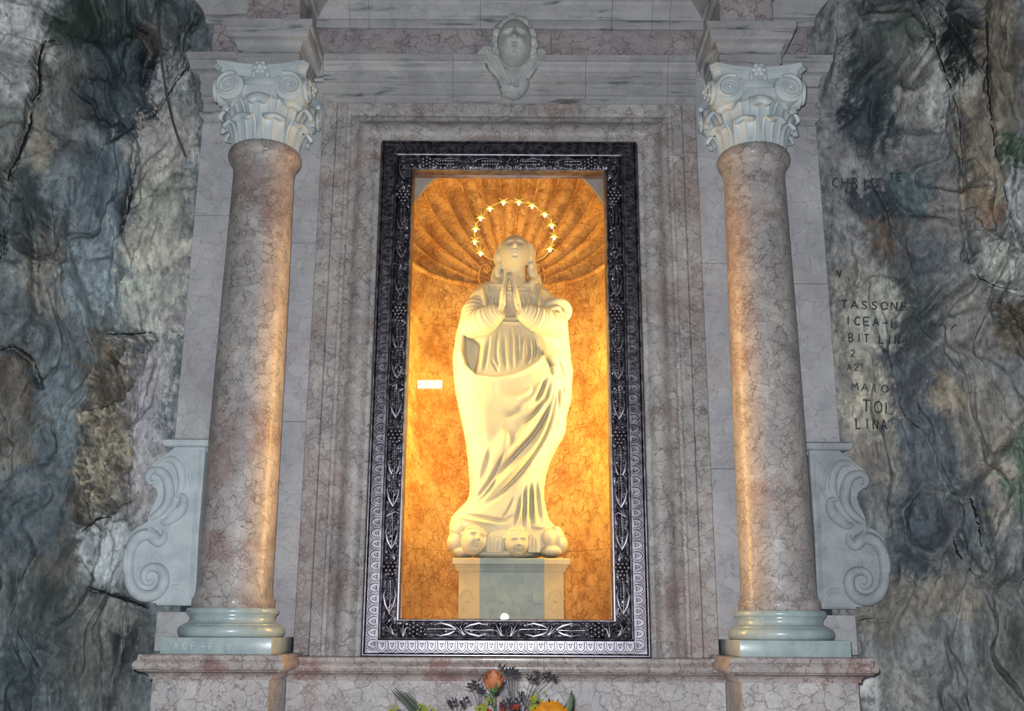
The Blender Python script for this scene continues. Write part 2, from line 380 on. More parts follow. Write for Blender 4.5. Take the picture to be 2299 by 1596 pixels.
def rock(side):
    s = -1 if side == 'left' else 1
    xs = np.concatenate([np.arange(1.52, 2.72, .0075), np.arange(2.72, 3.6, .05)]); zs = np.concatenate([np.arange(0, 1.2, .06), np.arange(1.2, 5.0, .0085), np.arange(5.0, 6.01, .06)])
    X, Z = np.meshgrid(xs, zs); X = X*s; A = np.abs(X)
    off = 0 if s < 0 else 40
    wx = fbm(X*1.6+off, Z*1.1, 3)*.35; wz = fbm(X*1.4+9+off, Z*1.2+4, 3)*.3
    base = 4.985 - .42*ss(1.7, 2.75, A) - .9*ss(2.6, 3.6, A)
    far = ss(1.60, 2.0, A)
    up = ss(4.1, 4.7, Z); far = np.maximum(far, up*ss(1.60, 1.75, A))
    n1 = fbm((X+wx)*1.7+off, (Z+wz)*.75, 4)
    n2 = 1-np.abs(fbm((X+wx*.8)*4.2+off, (Z+wz)*1.5+7, 4))*2
    n3 = fbm((X+wx*.4)*13+off, (Z+wz*.4)*7, 4)
    n4 = fbm(X*34+off, Z*26, 3)
    D = far*(n1*.24+(n2-.5)*.11+n3*.022) + (.35+.65*far)*n4*.004 + (1-far)*(n3*.012)
    P = np.stack([X, base-D, Z], -1); px, py = Pj(P)
    jx = px+n3*14+n4*5; jy = py+n3*14+n4*5
    G = np.zeros_like(D)   # cracks run obliquely into the rock
    def groove(pts, w, dep): 
        nonlocal G; kx = px+n3*6+n4*4; ky = py+n3*6+n4*4; d = dpoly(kx, ky, pts); G = np.maximum(G, dep*(np.exp(-(d/w)**2) if w > 6 else np.clip(1-d/(w*1.5), 0, 1)))
    def blob(pts, h, soft=14, rough=0):
        nonlocal D; f = ss(-soft*.3, soft, inpoly(jx, jy, pts)); D = D+f*(h+rough*n3)
    if s < 0:
        groove([(135,88),(98,98),(88,145),(89,200),(75,230),(65,290),(38,356),(20,396),(17,451),(10,501),(9,561),(-8,585)], 4.5, .16)
        blob([(-60,60),(98,98),(88,200),(70,290),(40,350),(18,420),(9,561),(-60,580)], .05)
        blob([(441,120),(396,185),(371,225),(326,270),(311,326),(300,400),(286,476),(262,540),(240,640),(236,748),(345,748),(420,748),(450,400),(462,140)], .035, 8)
        groove([(236,749),(290,750),(341,747),(350,760)], 3.5, .10)
        blob([(345,752),(340,800),(315,860),(300,940),(285,1120),(230,1165),(175,1200),(150,1100),(170,950),(205,830),(240,755)], -.05, 12, .08)
        blob([(190,1175),(290,1160),(300,1330),(215,1310),(180,1250)], .03, 10)
        groove([(200,1320),(240,1330),(300,1350),(330,1362)], 3.5, .16)
        blob([(-40,785),(30,780),(70,810),(92,870),(85,950),(50,1000),(-40,1010)], .07, 16)
        groove([(-20,790),(30,778),(75,812),(94,870)], 4, .14)
        groove([(300,60),(330,72),(345,100),(330,130)], 12, .20)
        groove([(330,140),(322,165),(318,185)], 6, .06)
        groove([(240,320),(290,285),(300,260)], 5, .05); groove([(165,200),(220,240),(235,280),(230,330)], 5, .04)
        groove([(160,400),(165,540),(205,690)], 7, .035); groove([(305,310),(295,400),(280,480)], 6, .05)
        groove([(250,1560),(300,1380),(320,1390)], 18, .06)
        groove([(445,30),(430,70),(415,130),(375,170)], 5, .14)
        groove([(441,120),(420,150),(396,185),(371,225),(355,250),(326,270),(322,290)], 3, .10)
        groove([(300,400),(286,476),(268,530)], 5, .10)
        groove([(60,470),(80,560),(75,640)], 6, .10); groove([(75,600),(85,700),(60,760)], 8, .08)
        blob([(200,180),(260,170),(280,260),(240,330),(205,300)], .05, 25); blob([(95,20),(250,0),(330,60),(260,110),(150,80)], -.06, 30)
        blob([(120,480),(175,440),(200,560),(190,700),(140,690)], .05, 30)
    else:
        groove([(2060,-10),(2095,80),(2140,190),(2155,300),(2160,430),(2168,560)], 6, .06)
        groove([(2085,60),(2120,160),(2135,230),(2165,330)], 5, .05)
        groove([(2105,20),(2160,110),(2210,170)], 6, .07); groove([(2215,-10),(2216,160),(2225,280),(2250,420),(2290,560)], 6, .09)
        blob([(2095,20),(2140,70),(2210,165),(2205,250),(2170,270),(2120,190)], .05, 10)
        blob([(2108,-20),(2216,-20),(2216,160),(2160,100)], -.09, 14)
        blob([(2205,210),(2225,290),(2255,430),(2270,520),(2230,570),(2180,560),(2162,430),(2165,280)], .06, 14)
        groove([(2168,560),(2185,610),(2230,640),(2300,655)], 6, .06); blob([(2175,560),(2260,540),(2310,580),(2310,650),(2230,640),(2190,610)], .05, 12)
        for k in range(4): groove([(2210+6*k,665+12*k),(2250,680+10*k),(2300,705+10*k)], 3.5, .03)
        groove([(2300,930),(2250,980),(2200,1060),(2120,1110)], 12, .04); blob([(2300,960),(2240,1010),(2190,1070),(2110,1150),(2120,1240),(2200,1320),(2300,1300)], .07, 20)
        groove([(2180,1120),(2195,1170),(2205,1230)], 7, .10); groove([(2140,1200),(2150,1240),(2190,1290)], 8, .10); groove([(2200,1150),(2215,1240),(2210,1300)], 6, .06)
        groove([(2270,1010),(2280,1100),(2285,1200)], 6, .05)
        groove([(1922,1392),(1965,1388),(1990,1392)], 3, .03); groove([(1922,1392),(1928,1465)], 3, .03)
        groove([(2130,740),(2145,728),(2152,735)], 3, .025)
        blob([(1905,520),(1925,530),(1930,590),(1950,640),(1920,640),(1905,590)], .015, 6)
    Y = base-D
    P = np.stack([X, Y, Z], -1); px, py = Pj(P); X = X+s*.45*G; Z = Z+.30*G*ss(1.6, 4.2, Z); Y = Y+G; n5 = fbm(X*70+off, Z*60+3, 3); jx = px+n3*40+n4*34+n5*30+n1*20; jy = py+n3*40+n4*34+n5*30
    num = np.zeros(X.shape+(3,)); den = np.full(X.shape, .012); bc = np.array(srgb(98, 106, 110)) if s < 0 else np.array(srgb(108, 110, 112))
    num += bc*den[..., None]
    for (bx, by, rx, ry, c) in (BL if s < 0 else BR):
        w = np.exp(-(((jx-bx)/rx)**2+((jy-by)/ry)**2)*1.6); w = w**2.4
        num += w[..., None]*desat(srgb(*c)); den += w
    col = num/den[..., None]*ROCKF/.55
    if s < 0:   # honeycomb of pale lime ridges round dark stones
        m = ss(-6, 10, inpoly(px+n3*10, py+n3*10, [(345,752),(340,800),(315,860),(300,940),(285,1140),(230,1165),(175,1200),(150,1100),(170,950),(205,830),(240,755)]))
        pts = RNG.uniform(0, 1, (420, 2))*np.array([220, 470])+np.array([140, 740]); d1 = np.full(X.shape, 1e9); d2 = d1.copy()
        for q in pts:
            d = np.hypot((px+n3*8-q[0])*1.15, py+n3*8-q[1]); d2 = np.minimum(d2, np.maximum(d1, d)); d1 = np.minimum(d1, d)
        e = (1-ss(1.0, 5.5, d2-d1))*m*ss(-.4, .3, n1+n3*.6)
        col = col*(1-.35*m[..., None]*(1-e[..., None])); col = col+(np.array((.62, .55, .42))-col)*(e*.75)[..., None]
        Y = Y-e*.014
    nz, nx = X.shape
    vs = np.stack([X, Y, Z], -1).reshape(-1, 3)
    i = np.arange(nz-1)[:, None]*nx+np.arange(nx-1)[None]; i = i.ravel()
    fs = np.stack([i, i+1, i+nx+1, i+nx], 1) if s > 0 else np.stack([i, i+nx, i+nx+1, i+1], 1)
    me = bpy.data.meshes.new('rock'); me.from_pydata(vs.tolist(), [], fs.tolist()); me.update()
    at = me.color_attributes.new('tint', 'FLOAT_COLOR', 'POINT')
    at.data.foreach_set('color', np.concatenate([col.reshape(-1, 3), np.ones((nz*nx, 1))], 1).astype(np.float32).ravel())
    for p in me.polygons: p.use_smooth = True
    o = put('wall_'+side, me, M_ROCK); GR[s] = (xs, zs, Y)
    tag(o, ('weathered grey blue limestone cave wall with pale plaster patches beside the left column' if s < 0 else
            'weathered grey limestone cave wall with faded painted lettering beside the right column'), kind='structure')
    return o
wl, wr = rock('left'), rock('right')
def rockY(x, z):
    xs, zs, Y = GR[-1 if x < 0 else 1]
    i = min(max(np.searchsorted(xs, abs(x))-1, 0), len(xs)-2); j = min(max(np.searchsorted(zs, z)-1, 0), len(zs)-2)
    return float(min(Y[j, i], Y[j, i+1], Y[j+1, i], Y[j+1, i+1]))
def onrock(px, py, lift=.0):
    Y = 4.8
    for _ in range(8): x, _y, z = W(px, py, Y); Y = rockY(x, z)
    x, _y, z = W(px, py, Y-lift); return x, Y-lift, z

# ---- floor, rear wall with its lamp (seen mirrored in the pane)
M_FLOOR = plainstone('worn_stone_floor', (.20, .19, .18), (.28, .27, .25), .6, 3, .3)
M_DARKR = plainstone('dark_cave_stone', (.10, .10, .10), (.16, .16, .155), .8, 2, .3)
tag(put('floor', mesh(*boxd(-4, 4, -6.6, 6.4, -.1, 0)), M_FLOOR), 'worn grey stone floor of the grotto', kind='structure')
tag(put('wall_back', mesh(*boxd(-4, 4, -6.4, -6.15, 0, 6.6)), M_DARKR), 'dark stone rear wall of the grotto', kind='structure')
lx0, _, lz0 = W(936, 868, 15.86); lx1, _, lz1 = W(992, 850, 15.86)
lamp = thing('bulkhead_lamp', 'white rectangular lamp high on the dark rear wall', 'lamp', ((lx0+lx1)/2, -6.15, lz0))
put('housing', mesh(*boxd(lx0-.03, lx1+.03, -6.15, -6.08, lz0-.03, lz1+.03)), M_IRON, lamp)
put('diffuser', mesh(*boxd(lx0, lx1, -6.08, -6.05, lz0, lz1)), emit('lamp_white', (1, .97, .9), 12), lamp)

# ---- hand-painted letters as brush strokes lying on a surface
STROKES = {
 'A': [[(0,0),(.5,1),(1,0)],[(.2,.38),(.8,.38)]], 'B': [[(0,0),(0,1),(.6,1),(.8,.8),(.6,.55),(0,.52)],[(.6,.52),(.9,.28),(.6,0),(0,0)]],
 'C': [[(.95,.85),(.6,1),(.2,.85),(0,.5),(.2,.12),(.6,0),(.95,.12)]], 'E': [[(.9,1),(0,1),(0,0),(.9,0)],[(0,.5),(.7,.5)]],
 'F': [[(.9,1),(0,1),(0,0)],[(0,.5),(.7,.5)]], 'H': [[(0,0),(0,1)],[(.9,0),(.9,1)],[(0,.5),(.9,.5)]], 'I': [[(.5,0),(.5,1)]],
 'L': [[(0,1),(0,0),(.8,0)]], 'M': [[(0,0),(.1,1),(.5,.4),(.9,1),(1,0)]], 'N': [[(0,0),(.05,1),(.85,0),(.9,1)]],
 'O': [[(.5,1),(.1,.8),(0,.5),(.1,.15),(.5,0),(.9,.15),(1,.5),(.9,.8),(.5,1)]], 'R': [[(0,0),(0,1),(.6,1),(.85,.78),(.6,.52),(0,.5)],[(.4,.5),(.9,0)]],
 'S': [[(.85,.85),(.5,1),(.15,.85),(.2,.62),(.75,.42),(.8,.15),(.45,0),(.05,.12)]], 'T': [[(0,1),(1,1)],[(.5,1),(.5,0)]],
 'V': [[(0,1),(.45,0),(.9,1)]], '-': [[(.1,.45),(.9,.45)]], '2': [[(.05,.75),(.4,1),(.85,.8),(.75,.5),(0,0),(.9,0)]], ')': [[(.2,1),(.6,.7),(.6,.3),(.2,0)]], ' ': []}
def letters(items, place, wid):
    """items: (char, px, py, w, h) with px,py the lower-left corner in photo pixels"""
    parts = []
    for ch, x, y, w, h in items:
        for st in STROKES[ch]:
            pts = [(x+u*w+random.uniform(-.5, .5), y-v*h+random.uniform(-.5, .5)) for u, v in st]
            q = []
            for a, b in zip(pts[:-1], pts[1:]):
                m = max(2, int(math.hypot(b[0]-a[0], b[1]-a[1])/2.5))
                q += [(a[0]+(b[0]-a[0])*k/m, a[1]+(b[1]-a[1])*k/m) for k in range(m)]
            q.append(pts[-1])
            parts.append(tube([place(*p) for p in q], [wid*random.uniform(.75, 1.15) for _ in q], 6, .28, (0, 1, 0)))
    return mesh(*joinm(parts))
def word(s, x0, x1, y, h, dy=0, wf=.62):
    n = len(s); st = (x1-x0)/n
    return [(c, x0+st*i, y+dy*i/n, st*wf, h) for i, c in enumerate(s) if c != ' ']
M_INK = flat('faded_black_paint', (.055, .058, .066), .8, 0, .5, 120)
M_INK2 = flat('washed_grey_paint', (.12, .125, .13), .8, 0, .5, 120)
onr = lambda x, y: onrock(x, y, .006)
for txt, ink in ((word('CHRIC', 1869, 1978, 420, 20), M_INK), (word('TE', 1996, 2032, 406, 16), M_INK), (word('V', 1880, 1896, 622, 16), M_INK),
                 (word('TASSONE', 1889, 2046, 692, 17, 5), M_INK), (word('ICEA-L', 1898, 2022, 728, 18, 8), M_INK), (word('BIT LIN', 1906, 2026, 767, 18, 6), M_INK),
                 (word('2', 1910, 1926, 800, 15), M_INK2), (word('A2', 1902, 1934, 832, 16), M_INK2), (word('MAION', 1912, 2025, 876, 17, 8), M_INK2), (word('TOL', 1937, 2016, 924, 26, 8), M_INK), (word(')', 2060, 2074, 930, 20), M_INK), (word('LINA', 1922, 1998, 962, 23, 4), M_INK)):
    put('painted_lettering', letters(txt, onr, .0036), ink, wr)

# ---- iron rod hanging on the left rock, ending in a socket cut in the plaster
rod = [(352,-25),(356,60),(364,145),(374,210),(392,285),(417,352)]
rp = [onrock(px, py, .05 if k < 5 else .015) for k, (px, py) in enumerate(rod)]
rp = [tuple(p) for p in spline(rp, 6)]
ro = thing('iron_rod', 'thin bent iron rod hanging down the rock to a socket in the plaster', 'rod', rp[-1])
put('rod', mesh(*tube(rp, .0065, 8)), M_IRON, ro)
sx, sy, sz = onrock(427, 362, 0)
put('socket', mesh(*joinm([boxd(sx-.03, sx+.03, sy-.012, sy+.03, sz-.045, sz-.02), boxd(sx-.036, sx-.02, sy-.014, sy+.03, sz-.03, sz+.035), boxd(sx+.022, sx+.036, sy-.010, sy+.03, sz-.03, sz+.035)])), M_BRK2, ro)

# ---- black ribbons laid on the rock, painting the shade inside its cracks
M_FISS = flat('black_fissure_shade', (.012, .012, .013), 1.0)
def fissure_shade(pts, wd, par):
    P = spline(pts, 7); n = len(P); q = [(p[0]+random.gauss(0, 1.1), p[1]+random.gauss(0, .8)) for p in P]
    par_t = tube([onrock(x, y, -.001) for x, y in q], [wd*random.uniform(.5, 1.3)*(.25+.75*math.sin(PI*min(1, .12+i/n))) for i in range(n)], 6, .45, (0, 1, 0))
    put('fissure_shade', mesh(*par_t), M_FISS, par)
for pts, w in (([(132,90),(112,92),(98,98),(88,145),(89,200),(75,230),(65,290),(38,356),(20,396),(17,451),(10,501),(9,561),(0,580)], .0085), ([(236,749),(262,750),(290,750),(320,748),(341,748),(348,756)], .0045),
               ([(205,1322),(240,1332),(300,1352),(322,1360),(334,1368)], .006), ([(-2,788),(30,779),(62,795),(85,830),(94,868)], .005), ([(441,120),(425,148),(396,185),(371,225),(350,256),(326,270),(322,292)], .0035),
               ([(302,62),(330,76),(344,100)], .010), ([(180,1198),(222,1164),(262,1162)], .004), ([(300,400),(288,470),(270,528)], .005)): fissure_shade(pts, w, wl)
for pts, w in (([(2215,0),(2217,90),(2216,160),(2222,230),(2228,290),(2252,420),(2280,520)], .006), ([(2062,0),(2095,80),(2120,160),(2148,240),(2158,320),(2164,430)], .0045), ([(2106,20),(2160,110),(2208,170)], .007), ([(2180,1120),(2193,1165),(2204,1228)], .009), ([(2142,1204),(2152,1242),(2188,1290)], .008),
               ([(2132,742),(2144,729),(2152,735)], .003), ([(1922,1392),(1945,1389),(1966,1388)], .0025), ([(2168,562),(2186,610),(2230,640),(2290,652)], .004)): fissure_shade(pts, w, wr)

# ================================================================== altar architecture
# ---- lower dado and projecting pedestals, under the ledge
DADO = [(-1.47, 5.12), (-1.47, 4.53), (-.985, 4.53), (-.985, 4.87), (.985, 4.87), (.985, 4.53), (1.47, 4.53), (1.47, 5.12)]
dad = thing('altar_dado', 'pink veined marble dado with two projecting pedestals under the ledge', 'dado', (0, 4.87, 0))
put('pedestal', mesh(*boxd(-1.47, -.985, 4.53, 5.12, 0, 1.44)), M_DADO, dad)
put('pedestal', mesh(*boxd(.985, 1.47, 4.53, 5.12, 0, 1.44)), M_DADO, dad)
put('centre_panel', mesh(*boxd(-.983, .983, 4.87, 5.12, 0, 1.424)), M_DADO, dad)
for s in (-1, 1): put('side_panel', mesh(*boxd(min(s*1.472, s*1.56), max(s*1.472, s*1.56), 4.80, 5.12, 0, 1.44)), M_PIL, dad)

# ---- ledge, breaking forward under each column
LEDGE = [(-.02, 1.436), (.010, 1.436), (.012, 1.444), (.014, 1.452), (.022, 1.460), (.034, 1.466), (.048, 1.469), (.052, 1.470), (.054, 1.474), (.064, 1.478), (.069, 1.488), (.069, 1.500), (.064, 1.510), (.056, 1.515), (.054, 1.519), (.054, 1.533), (.050, 1.537), (-.02, 1.538)]
led = thing('altar_ledge', 'red veined marble ledge carrying the columns and the silver frame', 'ledge', (0, 4.81, 1.436))
LEDC = [(d, z-.016) for d, z in LEDGE]
put('ledge_end', sweep_plan(LEDGE, [(-1.47, 5.12), (-1.47, 4.53), (-.985, 4.53), (-.985, 5.02)]), M_LEDGE, led)
put('ledge_end', sweep_plan(LEDGE, [(.985, 5.02), (.985, 4.53), (1.47, 4.53), (1.47, 5.12)]), M_LEDGE, led)
put('ledge_slab', sweep_plan(LEDC, [(-.984, 4.87), (.168, 4.87)]), M_LEDGE, led)
put('ledge_slab', sweep_plan(LEDC, [(.1695, 4.87), (.984, 4.87)]), M_LEDGE, led)
put('top_slab', mesh(*joinm([boxd(-.98, .98, 4.86, 5.06, 1.48, 1.522), boxd(-1.465, -.99, 4.53, 5.12, 1.50, 1.538), boxd(.99, 1.465, 4.53, 5.12, 1.50, 1.538)])), M_LEDGE, led)

# ---- pilasters behind and beside the columns
def pilaster(s, k):
    cx = s*1.222; t = None
    lo, hi = sorted((s*.984, s*1.42))
    side = 'left' if s < 0 else 'right'
    t = thing('pilaster', f'pale veined marble pilaster strip behind the {side} column, flanking the frame surround', 'pilaster', ((lo+hi)/2, 5.0, 1.538))
    cuts = [1.524, 2.62, 3.55, 4.33] if s < 0 else [1.524, 2.40, 3.45, 4.33]
    for a, b in zip(cuts[:-1], cuts[1:]): put('slab', box(lo, hi, 4.985, 5.12, a+.0008, b-.0008, .0015, 1), M_PIL, t)
    lo, hi = sorted((s*1.40, s*1.605))
    t = thing('outer_pilaster', f'lilac grey marble outer pilaster between the {side} column and the rock', 'pilaster', ((lo+hi)/2, 5.0, 1.538))
    cuts = [2.46, 3.68, 4.20] if s < 0 else [2.46, 3.33, 4.20]
    for a, b in zip(cuts[:-1], cuts[1:]): put('slab', box(lo, hi, 4.945, 5.12, a+.001, b-.001, .002, 1), M_PIL, t)
    i0, i1 = sorted((s*1.372, s*1.40)); put('edge_fillet', box(i0, i1, 4.958, 5.12, 1.54, 4.20, .002, 1), M_PIL, t)
    a0, a1 = sorted((s*1.372, s*1.60))
    put('capital_block', sweep_plan([(-.05, 4.20), (0, 4.20), (0, 4.215), (.012, 4.222), (.02, 4.235), (.02, 4.25), (.006, 4.258), (.006, 4.335), (-.05, 4.335)],
        [(a0, 5.12), (a0, 4.945), (a1, 4.945), (a1, 5.12)]), M_ENT, t)
    put('foot_block', box(a0, a1, 4.90, 5.12, 1.54, 1.715, .004), M_PIL, t)
for s in (-1, 1): pilaster(s, 0)

# ---- entablature: architrave, frieze, cornice; blocks with open joints
ARCH = [(-.06, 4.325), (0, 4.325), (0, 4.372), (.004, 4.373), (.018, 4.374), (.018, 4.432), (.022, 4.434), (.038, 4.435), (.038, 4.474), (.044, 4.476), (.046, 4.486), (.042, 4.490), (.044, 4.500), (.050, 4.512), (.064, 4.522), (.072, 4.528), (.074, 4.534), (.088, 4.536), (.090, 4.566), (-.06, 4.567)]
ARCHR = [(-.06, 4.325), (0, 4.325), (0, 4.366), (.006, 4.369), (.006, 4.428), (.012, 4.431), (.014, 4.452), (.022, 4.464), (.036, 4.472), (.050, 4.478), (.056, 4.490), (.058, 4.505), (.060, 4.522), (.072, 4.526), (.074, 4.562), (-.06, 4.567)]
FRZ = [(-.06, 4.567), (.004, 4.567), (.004, 4.764), (-.06, 4.764)]
CORN = [(-.06, 4.765), (.020, 4.765), (.024, 4.772), (.024, 4.802), (.034, 4.806), (.030, 4.812), (.036, 4.822), (.042, 4.834), (.056, 4.852), (.076, 4.868), (.088, 4.880), (.090, 4.890), (.084, 4.893), (.084, 4.899), (.102, 4.901), (.104, 4.922), (.108, 4.926), (.23, 4.930), (.235, 5.01), (.27, 5.04), (.30, 5.08), (.30, 5.10), (-.06, 5.12)]
ent = thing('entablature', 'grey streaked marble entablature above the frame, breaking forward over both columns', 'entablature', (0, 4.97, 4.325))
YC = 4.965
def plan_end(s, xin, xo=1.62, a=1.345, b=1.05, yf=4.62):
    p = [(-xo, 5.12), (-xo, 4.93), (-a, 4.93), (-a, yf), (-b, yf), (-b, YC), (-xin, YC)]
    return p if s < 0 else [(-x, y) for x, y in p][::-1]
for s in (-1, 1):
    put('architrave_ressaut', sweep_plan(ARCHR, plan_end(s, .985)), M_ENT, ent)
    put('frieze_ressaut', sweep_plan(FRZ, plan_end(s, .985, 1.58, 1.318, 1.062)), M_FRZ, ent)
    put('cornice_ressaut', sweep_plan(CORN, plan_end(s, .86, 1.60, 1.318, 1.062)), M_ENT, ent)
for a, b in ((-.984, -.30), (-.2985, .40), (.4015, .834), (.8355, .984)): put('architrave_block', sweep_plan(ARCH, [(a, YC), (b, YC)]), M_ENT, ent)
for a, b in ((-.984, .22), (.2215, .984)): put('frieze_panel', sweep_plan(FRZ, [(a, YC), (b, YC)]), M_FRZ, ent)
for a, b in ((-.8585, -.756), (-.7545, -.16), (-.1585, .545), (.547, .762), (.7635, .8585)): put('cornice_block', sweep_plan(CORN, [(a, YC), (b, YC)]), M_ENT, ent)
put('core', mesh(*joinm([boxd(-1.52, 1.52, 5.0, 5.4, 4.33, 5.11), boxd(-1.28, -1.10, 4.66, 5.0, 4.33, 5.11), boxd(1.10, 1.28, 4.66, 5.0, 4.33, 5.11)])), M_ENT, ent)

# ---- moulded marble surround of the niche
SUR = [(0, -.05), (0, .040), (.004, .044), (.052, .044), (.056, .036), (.072, .034), (.078, .040), (.088, .044), (.098, .046), (.108, .050), (.120, .062), (.134, .080), (.150, .092), (.168, .098), (.186, .098), (.204, .090), (.214, .080), (.220, .074), (.238, .074), (.242, .070), (.242, -.05)]
sur = thing('niche_surround', 'moulded pink marble surround framing the silver frame on three sides', 'surround', (0, 4.98, 1.538))
XO, ZO = .905, 4.322
put('jamb', rail(SUR, (-XO, 1.523), (-XO, ZO), (1, 0), (1, -1), 4.99), M_PINK, sur)
put('jamb', rail(SUR, (XO, 1.523), (XO, ZO), (-1, 0), (-1, -1), 4.99), M_PINK, sur)
put('lintel', rail(SUR, (-XO, ZO), (XO, ZO), (1, -1), (-1, -1), 4.99), M_PINK, sur)
for s in (-1, 1):
    lo, hi = sorted((s*.906, s*.976)); put('flat_strip', box(lo, hi, 4.944, 5.12, 1.523, 4.322, .003, 1), M_PINK, sur)

# ---- columns
CAPZ0, CAPZ1 = 3.945, 4.325
def leaf_mesh(H, w0, out, rbase, zb, nu=17):
    """one acanthus leaf: hollow blade with raised rim and mid-rib, its tip rolled over outward"""
    path = spline([(0, 0), (.004, .25*H), (.009, .50*H), (.018, .72*H), (.22*out+.020, .89*H), (.52*out+.020, .985*H), (.80*out+.020, 1.0*H), (1.0*out+.020, .94*H), (1.04*out+.020, .85*H), (.92*out+.020, .78*H)], 4)
    n = len(path); vs = []
    for i, (dr, dz) in enumerate(path):
        v = i/(n-1)
        w = w0*float(np.interp(v, [0, .3, .5, .66, .78, .88, .95, 1], [.86, .98, 1.0, .98, .92, .78, .60, .40]))
        for k in range(nu):
            u = -1+2*k/(nu-1); e = abs(u); fl = 1-float(ss(.42, .66, v))
            r = rbase+dr+fl*(.008*float(np.exp(-((e-.88)/.16)**2))+.006*float(np.exp(-(u/.09)**2)))-.010*(1-e*e)*(1-fl)*.3
            z = zb+dz-.42*w*e**2.0*float(ss(.45, .80, v)); x = u*w
            a = x/r*.94; vs.append((r*math.sin(a), -r*math.cos(a), z))
    fs = [(i*nu+k, i*nu+k+1, (i+1)*nu+k+1, (i+1)*nu+k) for i in range(n-1) for k in range(nu-1)]
    m = len(vs); vs2 = [(x*.93, y*.93+.002, z-.003) for x, y, z in vs]
    fs2 = [tuple(i+m for i in f[::-1]) for f in fs]
    bd = [k for k in range(nu)]+[i*nu+nu-1 for i in range(1, n)]+[(n-1)*nu+k for k in range(nu-2, -1, -1)]+[i*nu for i in range(n-2, 0, -1)]
    fs3 = [(bd[i], bd[(i+1) % len(bd)], bd[(i+1) % len(bd)]+m, bd[i]+m) for i in range(len(bd))]
    return vs+vs2, fs+fs2+fs3
def rotz(d, a, c):
    ca, sa = math.cos(a), math.sin(a)
    return [(c[0]+x*ca-y*sa, c[1]+x*sa+y*ca, z) for x, y, z in d[0]], d[1]
def volute_mesh(R, mir):
    pts, rad = [], []
    N = 70
    for i in range(N):
        t = i/(N-1)*2.6*2*PI; r = R*math.exp(-.095*t)
        a = PI/2+.5-t if True else 0
        pts.append((mir*r*math.cos(a), 0, r*math.sin(a))); rad.append(max(.17*r, .0045))
    a = tube(pts, rad, 10, 1.15, (0, 1, 0))
    d = [(0.001, .010), (R*.9, .010), (R*1.06, .014), (R*1.08, .055), (.001, .055)]
    dv, df = lathed(d, (0, 0), 32); dv = [(x, z, y) for x, y, z in dv]
    e = ball((0, -.006, 0), R*.16, 12, 8)
    return joinm([a, (dv, df), e])
def tr(d, o, a=0, c=None):
    ca, sa = math.cos(a), math.sin(a)
    return [(x*ca-y*sa+o[0], x*sa+y*ca+o[1], z+o[2]) for x, y, z in d[0]], d[1]
